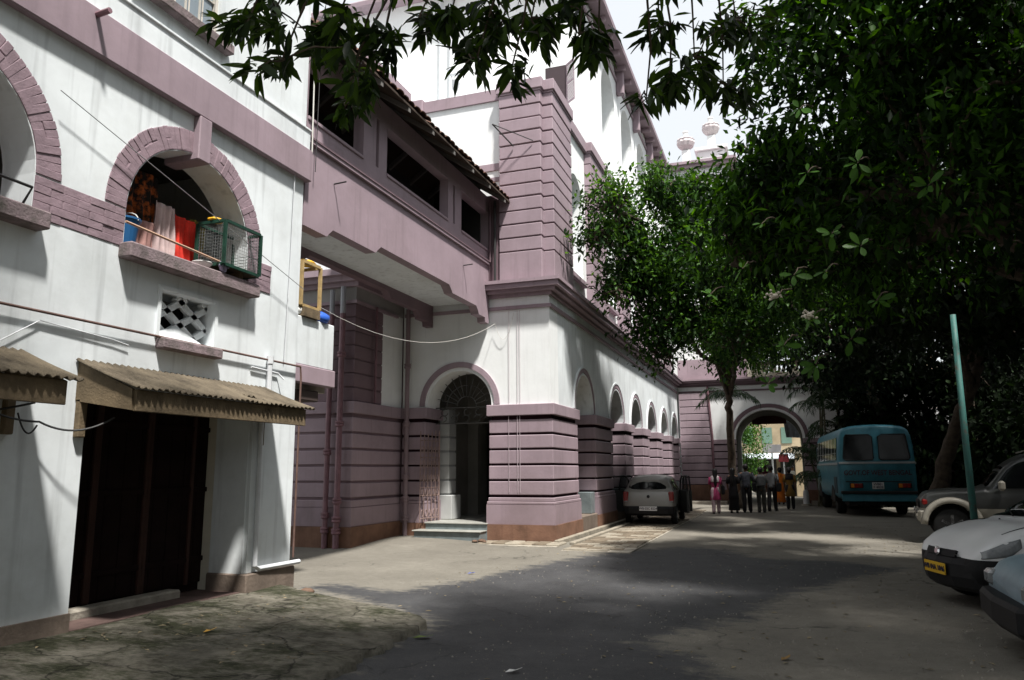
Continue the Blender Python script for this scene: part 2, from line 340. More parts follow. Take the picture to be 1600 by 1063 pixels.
bp = n.new('ShaderNodeBump'); bp.inputs['Strength'].default_value = 1; bp.inputs['Distance'].default_value = .035; l.new(noise(17, 8, .75), bp.inputs['Height']); l.new(bp.outputs[0], p.inputs['Normal'])
tag(obj('pavement', bb, MOSS, smooth=True), 'moss-blackened concrete apron in front of the white house', None, None, 'structure')

# stone paving strip, drain and kerbs along the arcade
PAV = [mat('sandstone_a', (.22, .185, .14), .9, .35, 5, .4), mat('sandstone_b', (.155, .125, .09), .9, .35, 5, .4), mat('sandstone_c', (.27, .24, .19), .9, .3, 5, .4)]
pv = obj('pavement', B().box(-4.33, -2.94, 15.0, 30.6, -.05, .012), CONC); tag(pv, 'strip of stone paving where the hatchback stands', None, None, 'structure')
pm = []
for k in range(3):
    q = B().chbox(-.5, .5, -.5, .5, -.05, .0, .02).mesh('paver'); q.materials.append(PAV[k]); pm.append(q)
y = 15.05; row = 0
while y < 30.4:
    d = .30; x = -4.31-(.22 if row % 2 else 0)
    while x < -2.97:
        a, b2 = max(x, -4.31), min(x+.46, -2.97)
        if b2-a > .08 and not (y < 15.7 and x > -3.6):
            o = obj('paver', random.choice(pm), None, pv, loc=Matrix.Translation(((a+b2)/2, y+d/2, .036+random.uniform(-.008, .01))) @ Matrix.Rotation(random.uniform(-.02, .02), 4, 'Z') @ Matrix.Diagonal((b2-a-.02, d-.02, 1, 1)))
        x += .46
    y += d; row += 1
kb = obj('kerb', B().box(-4.79, -4.36, 16.2, 31, -.06, .006), mat('drain_bed_dark', (.05, .045, .035), .9, .4, 6)); tag(kb, 'open drain with stone edging along the arcade plinth', None, None, 'structure')  # drain bed coloured darker than the stones beside it
for k in range(18):
    y0 = 16.15+k*.82
    obj('kerb_stone', B().chbox(-4.46, -4.34, y0, y0+.80, -.05, .075, .015), PAV[2], kb)
    obj('kerb_stone', B().chbox(-4.80, -4.68, y0, y0+.80, -.05, .10, .015), PAV[2], kb)
sl = obj('pavement', B().box(-6.5, -4.6, 15.55, 16.4, -.05, .02), CONC); tag(sl, 'row of broken stone slabs at the foot of the corner pier', None, None, 'structure')
for k in range(6):
    obj('paver', B().chbox(-6.42+k*.31, -6.13+k*.31, 15.72+random.uniform(-.04, .06), 16.36, -.02, .055+random.uniform(-.01, .02), .02), PAV[k % 3], sl)

# ================================================================ MAIN BUILDING
YM, XM = 16.5, -4.94
MB_ = thing('main_building', 'mauve and white three storey office building with rusticated piers and a long arcade', 'building', (XM, YM, 0))
TOPS = [2.74, 2.39, 2.04, 1.69, 1.34]
def pier(parent, x0, x1, y0, y1, cap=True, zb=-.1):
    r = obj('pier', B().box(x0+.05, x1-.05, y0+.05, y1-.05, .2, 3.06), GROOVE, parent)
    for t in TOPS: w_ = random.uniform(-.006, .006); obj('course', B().chbox(x0-w_, x1+w_, y0-w_, y1+w_, t-.30+random.uniform(-.006, .006), t+random.uniform(-.007, .005), random.uniform(.010, .018)), MAUVE, r)
    e = .05
    if cap: obj('cap', B().chbox(x0-e, x1+e, y0-e, y1+e, 2.83, 3.085, .012), MAUVE, r)
    obj('plinth_moulding', B().chbox(x0-.015, x1+.015, y0-.015, y1+.015, .90, .985, .012), MAUVE, r)
    obj('plinth_moulding', B().chbox(x0-.04, x1+.04, y0-.04, y1+.04, .832, .897, .012), MAUVE, r)
    obj('plinth', B().box(x0-.045, x1+.045, y0-.045, y1+.045, .395, .829), MAUVE, r)
    obj('base', B().box(x0-.075, x1+.075, y0-.075, y1+.075, zb, .392), BROWN, r)
    return r
pier(MB_, -6.42, -4.88, 16.44, 18.65)
pier(MB_, -8.68, -8.05, 16.44, 17.3)
ARC = [19.6, 23.75, 27.1, 30.45, 33.8, 37.1]; HW = .95
yy = [18.65]+[q for c in ARC for q in (c-HW, c+HW)]+[38.5]
for a, b2 in zip(yy[2::2], yy[3::2]): pier(MB_, -5.62, -4.88, a, b2)
# low brown kerb wall, floor and iron gates between the piers
for c in ARC:
    obj('arcade_sill', B().chbox(-5.3, -4.86, c-HW-.03, c+HW+.03, -.1, .44, .02), BROWN2, MB_)
    gt = obj('arcade_gate', B().box(-5.34, -5.30, c-HW+.02, c+HW-.5, .46, 1.62), mat('maroon_gate_sheet', (.06, .03, .035), .6), MB_)
    bars = B()
    for k in range(7): yb = c-HW+.05+k*.22; bars.tube([(-5.285, yb, .46), (-5.285, yb, 1.7)], .012, 5)
    obj('gate_bars', bars, PIPEM, gt)
    obj('arcade_plinth_block', B().chbox(-5.32, -4.93, c+HW-.46, c+HW-.02, .44, 1.0, .015), MARBLE, MB_)
# white walls of the ground storey
w = wall_arches(B(), FY(YM), -8.7, XM, 3.08, 5.62, .66, [(-7.2, .82, 3.12, 3.08, .82)])
obj('front_wall', w, WHITEC, MB_)
w = wall_arches(B(), FX(XM), YM+.66, 38.6, 3.08, 5.62, .66, [(c, HW, 3.12, 3.08, HW) for c in ARC])
obj('side_wall', w, WHITE, MB_)
obj('arch_ring', ring(B(), FY(YM), -7.2, 3.12, .90, 1.03, -.035, .0), MAUVE, MB_)
for c in ARC:
    obj('arch_ring', ring(B(), FX(XM), c, 3.12, 1.02, 1.14, -.03, .0), MAUVE, MB_)
    obj('arch_bead', ring(B(), FX(XM), c, 3.12, 1.14, 1.18, -.045, .0), WHITE, MB_)
    obj('arch_bead', ring(B(), FX(XM), c, 3.12, .95, .99, -.02, .05), WHITE, MB_)
# string moulding, cornice
def corn(parent, pts, mt):        # list of (projection, z0, z1): runs along the front and the arcade side
    for pr, z0, z1 in pts:
        bq = B().box(-8.66, XM+pr, YM-pr, YM+.3, z0, z1); bq.box(XM-.3, XM+pr, YM+.301, 38.59, z0, z1)
        obj('cornice', bq, mt, parent)
corn(MB_, [(.05, 5.33, 5.41)], MAUVE)
corn(MB_, [(.08, 5.622, 5.70), (.20, 5.70, 5.78), (.30, 5.78, 5.90), (.34, 5.90, 5.98)], MAUVE)
obj('terrace_slab', B().box(-13.5, -5.1, YM+.1, 38.55, 5.70, 5.96), WHITE, MB_)
# interior: floor, back wall, ceiling, inner hall
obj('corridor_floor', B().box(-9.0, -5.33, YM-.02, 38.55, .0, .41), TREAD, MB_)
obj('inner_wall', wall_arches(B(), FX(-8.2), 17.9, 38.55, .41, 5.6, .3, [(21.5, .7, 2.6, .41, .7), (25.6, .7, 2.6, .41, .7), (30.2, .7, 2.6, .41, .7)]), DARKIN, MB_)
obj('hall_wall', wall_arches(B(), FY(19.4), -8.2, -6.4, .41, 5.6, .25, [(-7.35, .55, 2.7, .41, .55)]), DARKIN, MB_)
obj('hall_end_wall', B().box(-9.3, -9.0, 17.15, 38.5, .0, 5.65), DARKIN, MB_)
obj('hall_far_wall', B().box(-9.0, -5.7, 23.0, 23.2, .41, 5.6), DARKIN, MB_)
for t in TOPS: obj('inner_course', B().chbox(-8.12, -7.82, 17.32, 17.75, t-.30, t, .012), mat('grey_limewash', (.42, .43, .42), .9), MB_)
obj('inner_jamb', B().chbox(-8.10, -7.84, 17.34, 17.73, .42, 3.1, .01), mat('grey_limewash_dark', (.30, .31, .31), .9), MB_)
obj('inner_plinth', B().chbox(-8.15, -7.72, 17.26, 17.82, .42, 1.0, .015), mat('grey_limewash', (.42,)*3), MB_)
obj('step', B().chbox(-8.08, -6.46, 15.98, 16.6, -.02, .235, .012), MARBLE, MB_); obj('tread', B().chbox(-8.12, -6.44, 15.94, 16.56, .236, .262, .008), TREAD, MB_)
obj('step', B().chbox(-7.98, -6.43, 16.36, 17.3, .0, .385, .012), MARBLE, MB_); obj('tread', B().chbox(-8.0, -6.425, 16.33, 17.3, .386, .418, .008), TREAD, MB_)
# iron transom grille and open gate leaf in the entrance
b = B()
for z in (2.72, 3.1): b.tube([(-8.02, 16.95, z), (-6.42, 16.95, z)], .014, 5)
for k in range(5):
    xc = -7.8+k*.3
    for s in (1, -1): b.tube([(xc+s*.02+.09*math.cos(a), 16.95, 2.91+s*.075+.075*math.sin(a)*1) for a in np.linspace(math.pi/2*s, math.pi/2*s+math.pi*1.5, 10)], .010, 5)
for k in range(1, 12):
    a = math.pi*k/12; b.tube([(-7.2-.25*math.cos(a), 16.95, 3.12+.25*math.sin(a)), (-7.2-.80*math.cos(a), 16.95, 3.12+.80*math.sin(a))], .010, 5)
for rr in (.25, .52): b.tube([(-7.2-rr*math.cos(a), 16.95, 3.12+rr*math.sin(a)) for a in np.linspace(0, math.pi, 19)], .011, 5)
obj('transom_grille', b, IRONG, MB_)
gl = obj('gate_leaf', B().tube([(-7.93, 16.98, .42), (-7.93, 16.98, 2.55)], .02, 6), IRON, MB_); b = B()
for k in range(6):
    yv = 16.98-.16*k; xv = -7.93-.022*k
    b.tube([(xv, yv, .42), (xv, yv, 2.5+.05*math.sin(k*1.3))], .012, 5)
for z in (.50, 1.02, 1.2, 1.9, 2.3): b.tube([(-7.93, 16.98, z), (-8.04, 16.18, z)], .012, 5)
for k in range(5):
    for z in (.62, 1.08, 1.42, 1.75, 2.08):
        yv = 16.98-.16*(k+.5); xv = -7.93-.022*(k+.5)
        b.tube([(xv+.01, yv+.05*math.cos(a), z+.08*math.sin(a)) for a in np.linspace(0, 2*math.pi, 9)], .008, 4)
obj('gate_scrolls', b, IRON, gl)
# ---- second storey
X2, Y2 = -5.02, 16.62
def tower(parent, boxes, name='pilaster', z0=5.985, n=12, top=10.72):
    core = B(); 
    for x0, x1, y0, y1 in boxes: core.box(x0+.03, x1-.03, y0+.03, y1-.03, z0+.02, top)
    r = obj(name, core, MAUVED, parent); h = .335
    for k in range(n):
        c = B()
        w_ = random.uniform(-.005, .005); e_ = random.uniform(-.006, .006)
        for x0, x1, y0, y1 in boxes: c.chbox(x0-w_, x1+w_, y0-w_, y1+w_, top-h*(k+1)+.030+e_, top-h*k, random.uniform(.010, .016))
        obj('course', c, MAUVE, r)
    c = B(); c2 = B()
    for x0, x1, y0, y1 in boxes:
        c.chbox(x0-.06, x1+.06, y0-.06, y1+.06, top+.05, top+.33, .015); c2.chbox(x0, x1, y0, y1, z0, top-h*n, .012)
        c.box(x0-.02, x1+.02, y0-.02, y1+.02, top+.003, top+.05)
    obj('cap', c, MAUVE, r); obj('block', c2, MAUVE, r); return r
tower(MB_, [(-6.14, -5.07, 16.40, 17.0), (-6.0, -4.82, 16.60, 18.33)])
for a, b2 in ((20.5, 22.45), (24.7, 26.2), (28.0, 29.5), (31.4, 32.9), (34.8, 36.2)): tower(MB_, [(-5.3, -4.82, a, b2)])
wc = [19.42, 23.58, 27.1, 30.45, 33.85]
obj('side_wall', wall_arches(B(), FX(X2), 17.0, 38.5, 5.96, 10.74, .4, [(c, .72, 8.95, 6.75, .72) for c in wc]), WHITEC, MB_)
obj('parapet', B().box(X2-.3, X2+.10, 17.1, 38.4, 10.742, 11.04), MAUVE, MB_)
for c in wc:
    wd = obj('window', B().box(-5.46, -5.42, c-.74, c+.74, 6.7, 9.75), mat('pale_shutter', (.46, .50, .50), .7), MB_)
    obj('sill', B().chbox(X2-.3, X2+.12, c-.8, c+.8, 6.6, 6.74, .015), MAUVE, wd)
    for k in range(3): obj('rail', B().box(-5.415, -5.39, c-.7, c+.7, 7.2+k*.8, 7.27+k*.8), mat('pale_shutter', (.46,)*3), wd)
obj('terrace_wall', B().box(-8.36, -6.1, Y2, Y2+.3, 5.96, 10.74), WHITEC, MB_)
obj('parapet', B().box(-8.36, -6.13, Y2-.05, Y2+.34, 10.742, 11.04), MAUVE, MB_)
obj('string_course', B().box(-8.36, -6.13, Y2-.03, Y2-.001, 8.90, 9.08), MAUVE, MB_)
obj('string_course', B().box(-6.45, -6.15, Y2-.03, Y2-.001, 8.62, 8.72), MAUVE, MB_)
obj('parapet_pier', B().chbox(-8.62, -8.3, Y2-.1, Y2+.25, 10.0, 11.12, .02), MAUVE, MB_)
obj('terrace_floor', B().box(-13.5, X2-.35, Y2+.31, 38.4, 10.3, 10.5), WHITE, MB_)
# ---- third storey, set back
X3, Y3 = -5.3, 20.67
obj('front_wall', B().box(-14.5, X3, Y3, Y3+.3, 10.45, 17.2), WHITEC, MB_)
ac = [25.6+3.45*k for k in range(4)]
obj('side_wall', wall_arches(B(), FX(X3), Y3+.3, 38.3, 10.45, 17.2, .5, [(c, 1.15, 14.9, 12.1, 1.15) for c in ac]), WHITEC, MB_)
for c in ac:
    wd = obj('window', B().box(X3-.56, X3-.5, c-1.2, c+1.2, 12.0, 16.2), WHITEC, MB_)
    obj('shutter', B().chbox(X3-.5, X3-.44, c-.95, c-.55, 12.5, 14.3, .01), MAUVE, wd)
    obj('hood', B().box(X3, X3+.05, c-1.35, c+1.35, 12.0, 12.09), WHITEC, wd)
    obj('bracket', B().chbox(X3, X3+.3, c+1.5, c+1.75, 15.9, 16.85, .04), MAUVE, MB_)
for c in [22.3+1.15*k for k in range(14)]: obj('bracket', B().chbox(X3, X3+.42, c, c+.16, 16.78, 16.98, .02), MAUVE, MB_)
eb = B()
eb.loft([[(X3-.1, y, 16.98), (X3+.55, y, 16.95), (X3+.57, y, 17.10), (X3+.50, y, 17.18), (X3-.1, y, 17.35)] for y in (Y3-.55, 37.6)])
obj('eave_cornice', eb, MAUVE, MB_)
obj('eave_band', B().box(X3, X3+.06, Y3+.3, 37.6, 16.4, 16.55), MAUVE, MB_)
obj('eave_cornice', B().loft([[(x, Y3, 16.98), (x, Y3-.55, 16.95), (x, Y3-.57, 17.1), (x, Y3-.5, 17.18), (x, Y3, 17.35)] for x in (-14.4, X3-.1)]), MAUVE, MB_)
obj('roof', B().box(-14.4, X3-.05, Y3+.05, 38.3, 17.2, 17.5), CONC, MB_)
obj('back_wall', B().box(-14.6, -14.4, 14.4, 38.3, 0, 17.2), WHITE, MB_)
wd = obj('window', B().box(-6.2, -5.52, Y3-.012, Y3-.002, 12.45, 13.75), mat('dark_window_gap', (.05, .035, .04), .8), MB_)
sh = obj('shutter', B().chbox(0, .02, -.03, .0, 0, 1.3, .004).chbox(.40, .42, -.03, 0, 0, 1.3, .004).box(.02, .40, -.03, 0, 0, .05).box(.02, .40, -.03, 0, 1.25, 1.3).box(.02, .40, -.03, 0, .62, .68), MAUVE, MB_, loc=Matrix.Translation((-5.52, Y3-.02, 12.45)) @ Matrix.Rotation(R(-42), 4, 'Z'))
for k in range(26):
    o = obj('slat', B().box(.02, .40, -.028, -.004, -.008, .008), MAUVE, None); o.matrix_basis = world(sh) @ Matrix.Translation((0, 0, .075+k*.0455+(.012 if k > 11 else 0))) @ Matrix.Rotation(R(25), 4, 'X'); adopt(o, sh)
b = B(); b.tube([(-9.35, Y3-.09, 10.5), (-9.35, Y3-.09, 17)], .055, 8); obj('white_pipe', b, PIPEW, MB_)
b = B(); b.tube([(-9.72, Y3-.09, 10.5), (-9.72, Y3-.09, 17)], .045, 8); obj('white_pipe', b, PIPEW, MB_)
b = B(); b.tube([(-9.35, Y3-.1, 14.1), (-9.1, Y3-.1, 14.1), (-9.02, Y3-.1, 13.95)], .06, 8); obj('pipe_elbow', b, PIPEW, MB_)

# ---- projecting bay on its near side
XB, YB = -8.70, 14.24
BAY = obj('bay', B().box(-13.4, XB-.03, YB+.03, YM+.2, -.1, 5.6), MAUVED, MB_)
for t in TOPS: obj('course', B().chbox(-13.5, XB, YB, YM-.07, t-.30, t, .012), MAUVE, BAY)
obj('cap', B().chbox(-13.5, XB+.05, YB-.05, YM-.125, 2.83, 3.085, .012), MAUVE, BAY)
obj('plinth_moulding', B().chbox(-13.5, XB+.03, YB-.03, YM-.115, .83, .985, .012), MAUVE, BAY)
obj('plinth', B().box(-13.5, XB+.045, YB-.045, YM-.12, .44, .829), MAUVE, BAY)
obj('base', B().box(-13.5, XB+.075, YB-.075, YM-.15, -.1, .437), BROWN, BAY)
obj('groove_core', B().box(-13.45, XB-.04, YB+.04, YM-.1, .5, 2.85), GROOVE, BAY)
for k in range(7): obj('quoin', B().chbox(-9.45, XB, YB, YB+1.22, 5.24-.31*(k+1)+.025, 5.24-.31*k, .012), MAUVED, BAY)
obj('bay_wall', B().box(-9.0, XB-.02, YB+1.225, YM-.03, 3.09, 5.62), WHITEC, BAY)
obj('frieze', B().box(-13.4, XB-.005, YB+.005, YM-.03, 5.32, 5.62), mat('grey_frieze', (.33, .32, .31), .9), BAY)
for pr, z0, z1 in ((.04, 5.25, 5.32), (.10, 5.622, 5.72), (.22, 5.72, 5.84), (.34, 5.84, 5.98)): obj('cornice', B().box(-13.4, XB+pr, YB-pr, YM-.36, z0, z1), MAUVE, BAY)
obj('upper_wall', B().box(-13.4, XB, YB+.1, Y2+.2, 5.985, 10.9), WHITE, BAY)
obj('parapet', B().box(-13.45, XB+.08, YB+.02, Y2-.12, 10.902, 11.3), MAUVE, BAY)
def downpipe(x, y, z0, z1, r=.055, mt=PIPEM, top=None, joints=()):
    o = obj('downpipe', B().tube([(x, y, z0), (x, y, z1)], r, 10), mt, MB_, smooth=False)
    for z in joints:
        obj('collar', B().lathe([(r*1.1, -.07), (r*1.5, -.05), (r*1.5, -.01), (r*1.25, 0), (r*1.5, .02), (r*1.5, .05), (r*1.1, .06)], (x, y, z), 12), mt, o)
    if top: obj('top_length', B().tube([(x, y, z1), (x, y, top)], r*.95, 10), mat('grey_pipe', (.33, .34, .37), .5), o)
downpipe(-9.22, YB-.14, .0, 5.0, .06, top=5.55, joints=(.38, .68, 2.0, 3.5, 4.55))
downpipe(-8.93, YB-.16, .0, 5.0, .065, top=5.6, joints=(.36, .60, .98, 2.6, 4.1))
downpipe(-8.5, YM-.16, .0, 5.5, .055, mat('mauve_grey_pipe', (.24, .18, .195), .5), joints=(.5, .95, 1.45, 2.7, 4.1))
downpipe(-8.62, YB+.78, 3.1, 5.3, .028)
# cable stays hammered to the tower and corner pier
b = B(); b.tube([(-5.75, 16.37, 9.35), (-6.1, 15.85, 9.75)], .018, 5); b.tube([(-5.25, 16.37, 9.42), (-6.1, 15.85, 9.75)], .012, 5); obj('iron_bracket', b, WIRE, MB_)
for xx in (-5.93, -5.72, -5.66): obj('conduit', B().tube([(xx, 16.425 if xx < 0 else 0, 1.1), (xx, 16.425, 3.1), (xx, 16.47, 3.12), (xx, 16.47, 5.3)], .005, 5), mat('conduit_paint', (.50, .42, .45), .6), MB_)

# ================================================================ COVERED FOOTBRIDGE
BR = thing('covered_footbridge', 'mauve covered footbridge with clay tile roof joining the white house to the office tower', 'footbridge', (-7.1, 12.6, 5.2))
def beam(name, x0, x1, mt):
    Y0, Y1 = 8.99, 16.43
    P = [(Y0, 5.15), (Y0+.62, 5.15), (Y0+.66, 5.20), (Y0+.78, 5.30), (Y0+2.1, 5.30), (Y0+2.16, 5.36), (Y0+2.28, 5.45), (Y1-2.28, 5.45), (Y1-2.16, 5.36), (Y1-2.1, 5.30), (Y1-.78, 5.30), (Y1-.66, 5.2), (Y1-.62, 5.13), (Y1-.25, 5.13), (Y1-.22, 5.02), (Y1, 5.02)]
    bq = B()
    for a, c in zip(P, P[1:]): bq.prism([a, c, (c[0], 5.9), (a[0], 5.9)], FX(x1), 0, x1-x0)
    return obj(name, bq, mt, BR)
beam('outer_beam', -6.62, -6.42, MAUVE); beam('inner_beam', -8.05, -7.88, MAUVED)
obj('soffit_slab', B().box(-7.88, -6.62, 8.99, 16.43, 5.55, 5.72), WHITE, BR)
OPN = [(9.8, .80, 7.74, 6.85, 0), (11.07, .05, 7.75, 6.85, 0), (12.74, 1.33, 7.74, 6.85, 0), (14.38, .05, 7.72, 6.85, 0), (15.6, .82, 7.74, 6.82, 0)]
obj('outer_wall', wall_arches(B(), FX(-6.425), 8.99, 16.43, 5.9, 8.15, .2, OPN), MAUVE, BR)
obj('inner_wall', wall_arches(B(), FX(-7.88), 8.99, 16.43, 5.9, 8.3, .17, [(10.4, .9, 7.7, 6.9, 0), (13.2, 1.0, 7.6, 7.0, 0)]), mat('bridge_inside_shade', (.035, .032, .03), .9), BR)  # inner wall coloured near-black to stand in for the unlit interior
obj('moulding', B().box(-6.424, -6.375, 8.99, 16.40, 6.44, 6.50), MAUVE, BR); obj('moulding', B().box(-6.424, -6.36, 8.99, 16.40, 6.50, 6.53), MAUVED, BR)
for uc, hw, zs, zb, _ in OPN[::2]: obj('sill', B().chbox(-6.64, -6.40, uc-hw, uc+hw, zb-.05, zb+.012, .01), MAUVE, BR)
obj('deck', B().box(-7.88, -6.64, 8.99, 16.4, 5.9, 5.98), DARKIN, BR)
DKB = mat('bridge_inside_shade', (.035, .032, .03), .9)
obj('end_shade_panel', B().box(-7.87, -6.63, 16.36, 16.42, 5.98, 8.5), DKB, BR); obj('corner_return', B().box(-6.62, -6.15, 16.45, 16.6, 5.98, 8.2), MAUVED, BR)  # end panel is an added dark sheet standing in for interior shade
obj('drip_rod', B().tube([(-6.42, 9.75, 6.05), (-6.2, 9.75, 6.06)], .012, 6), WIRE, BR); obj('drip_rod', B().tube([(-6.42, 14.9, 6.05), (-6.2, 14.9, 6.06)], .012, 6), WIRE, BR)
obj('corner_post', B().tube([(-6.36, 16.36, 6.5), (-6.36, 16.36, 8.0)], .025, 6), MAUVED, BR); obj('rain_pipe', B().tube([(-6.22, 16.32, 6.0), (-6.22, 16.32, 8.0)], .03, 6), WIRE, BR)
EX, EZ, RX, RZ = -5.92, 8.02, -7.15, 8.88
RF = obj('roof', B().loft([[(EX+.06, y, EZ-.05), (RX, y, RZ-.06), (-8.4, y, EZ+.02), (-8.4, y, EZ-.02), (RX, y, RZ-.1), (EX+.06, y, EZ-.09)] for y in (8.95, 16.42)]), mat('roof_batten_wood', (.05, .035, .025), .9), BR)
ta = math.atan2(RZ-EZ, RX-EX)
tb = B(); sec = [(.115*math.cos(a), .06*math.sin(a)) for a in np.linspace(0, math.pi, 6)]
tb.loft([[(d, u, h*k_+zo) for u, h in sec]+[(d, u*.82, h*k_*.72+zo-.004) for u, h in sec[::-1]] for d, k_, zo in ((-.17, 1, .0), (.17, .85, .03))])
tm = tb.mesh('roof_tile'); tm.materials.append(TILEM)
for r_ in range(5):
    for c_ in range(34):
        s = .12+r_*.27; x = EX+(RX-EX)*s/1.5; z = EZ+(RZ-EZ)*s/1.5
        mtx = Matrix.Translation((x+random.uniform(-.02, .025), 9.06+c_*.219, z+random.uniform(-.01, .015))) @ Matrix.Rotation(ta-math.pi if False else 0, 4, 'Z') @ Matrix.Rotation(math.atan2(RZ-EZ, abs(RX-EX)), 4, 'Y') @ Matrix.Rotation(random.uniform(-.05, .05), 4, 'Z')
        obj('roof_tile', tm, None, RF, loc=mtx)
for k in range(8): obj('rafter', B().loft([[(x, 9.2+k*.98, z+dz), (x, 9.28+k*.98, z+dz)] if False else [(x, 9.2+k*.98, z-.07), (x, 9.27+k*.98, z-.07), (x, 9.27+k*.98, z-.18), (x, 9.2+k*.98, z-.18)] for x, z in ((EX+.05, EZ), (RX, RZ), (-8.3, EZ+.05))]), mat('rafter_grey', (.16, .15, .14), .9), RF)

# ================================================================ WHITE HOUSE ON THE LEFT
XL = -6.4
LH = thing('white_house', 'white limewashed house with brick arches, a mauve belt course and a dark garage door', 'house', (XL, 6.5, 0))
ops = [(6.79, 1.21, 2.36, .1, 0)]
obj('lower_wall', wall_arches(B(), FX(XL), -6, 8.93, -.1, 2.75, .5, [(2.9, .9, 2.36, .1, 0)]+ops), WHITE, LH)
obj('vent_wall', wall_arches(B(), FX(XL), -6, 8.93, 2.75, 3.90, .5, [(6.83, .42, 3.60, 3.06, 0)]), WHITE, LH)
AR = [(.84, .97, 4.35, 3.9, .97), (3.83, .97, 4.35, 3.9, .97), (6.82, .97, 4.35, 3.9, .97)]
obj('arch_wall', wall_arches(B(), FX(XL), -6, 8.93, 3.90, 5.85, .42, AR), WHITE, LH)
obj('belt_course', B().chbox(XL-.3, XL+.09, -6, 9.0, 5.79, 6.27, .012), MAUVE, LH)
obj('upper_band', B().box(XL-.42, XL+.055, -6, 8.97, 6.272, 6.575), WHITE, LH); obj('ledge', B().chbox(XL-.3, XL+.075, -6, 8.98, 6.56, 6.60, .01), WHITE, LH)
obj('upper_wall', wall_arches(B(), FX(XL), -6, 8.93, 6.6, 10.2, .42, [(6.42, .62, 8.8, 6.95, 0), (3.4, .62, 8.8, 6.95, 0)]), WHITE, LH)
obj('end_wall', B().box(-12, XL-.51, 8.63, 8.925, -.1, 10.2), WHITE, LH); obj('far_wall', B().box(-12, XL-.5, -6, -5.7, -.1, 10.2), WHITE, LH)
obj('back_wall', B().box(-12.2, -12, -6, 8.9, -.1, 10.2), WHITE, LH); obj('roof', B().box(-12.2, XL+.2, -6.1, 9.0, 10.2, 10.4), CONC, LH)
obj('floor_slab', B().box(-12, XL-.44, -5.7, 8.6, 3.55, 3.85), DARKIN, LH); obj('ceiling', B().box(-12, XL-.44, -5.7, 8.6, 5.95, 6.2), DARKIN, LH)
obj('room_wall', B().box(-9.3, -9.1, -5.7, 8.6, 3.85, 5.95), mat('dark_room_wall', (.10, .095, .085), .9), LH)  # room walls coloured darker than the plaster outside
obj('partition', B().box(-9.1, XL-.45, 5.1, 5.22, 3.85, 5.95), mat('dark_room_wall', (.1,)*3), LH)
obj('garage_floor', B().box(-12, XL+.02, 5.4, 8.2, -.08, .145), mat('red_oxide_floor', (.115, .075, .066), .8, .4, 3, .2), LH)
bm_ = []
for k in range(3):
    q = B().chbox(-.5, .5, -.5, .5, -.5, .5, .05).mesh('brick'); q.materials.append(BRICKM); bm_.append(q)
def brick(y, z, ly, lz, rot=0, parent=LH, pr=.011, dx=.05):
    obj('brick', random.choice(bm_), None, parent, loc=Matrix.Translation((XL+pr-dx/2+random.uniform(-.006, .006), y, z)) @ Matrix.Rotation(rot+random.uniform(-.012, .012), 4, 'X') @ Matrix.Diagonal((dx, ly-.004, lz-.0035, 1)))
for uc, hw, zs, zb, rise in AR[1:]:
    A_ = obj('brick_arch', ring(B(), FX(XL), uc, zs, .985, 1.235, -.004, .0), BRICKM, LH)
    nb = 46
    for k in range(nb):
        a = math.pi*(k+.5)/nb
        if abs(a-math.pi/2) < .09: continue
        ym, zm = uc-math.cos(a)*1.11, zs+math.sin(a)*1.11
        if random.random() < .22:
            for rr, L in ((1.04, .12), (1.18, .14)): brick(uc-math.cos(a)*rr, zs+math.sin(a)*rr, L, .079, math.pi-a, A_)
        else: brick(ym, zm, .265, .079, math.pi-a, A_)
    obj('intrados', B().box(XL-.02, XL-.01, uc-.01, uc+.01, zs+1.2, zs+1.21), BRICKM, A_)
    obj('keystone', B().chbox(XL-.42, XL+.10, uc-.1, uc+.1, 5.24, 5.788, .012), MAUVE, A_)
def band(y0, y1, z0, z1, nr):
    b0 = obj('brick_band', B().box(XL-.02, XL+.004, y0, y1, z0, z1), BRICKM, LH); h = (z1-z0)/nr
    for r_ in range(nr):
        y = y0-(.13 if r_ % 2 else 0)
        while y < y1:
            a, c = max(y, y0), min(y+.30, y1)
            if c-a > .05: brick((a+c)/2, z0+h*(r_+.5), c-a, h, 0, b0)
            y += .30
band(4.81, 5.84, 3.93, 4.33, 5); band(7.80, 8.28, 3.95, 4.33, 5)
for uc in (3.83, 6.82):
    obj('window_sill', B().chbox(XL-.42, XL+.17, uc-1.02, uc+1.06, 3.80, 3.965, .015), mat('stained_mauve_sill', (.24, .185, .195), .85, .4, 6, .4, 40, col2=(.10, .09, .08), streak=.4), LH)
obj('clothes_rail', B().tube([(XL+.12, 5.75, 4.16), (XL+.14, 7.3, 4.08), (XL+.16, 7.75, 4.06)], .014, 6), mat('tan_rod', (.42, .27, .19), .6), LH)
obj('clothes_rail', B().tube([(XL+.1, 3.0, 4.18), (XL+.1, 4.72, 4.16), (XL-.05, 4.74, 4.0)], .014, 6), WIRE, LH)
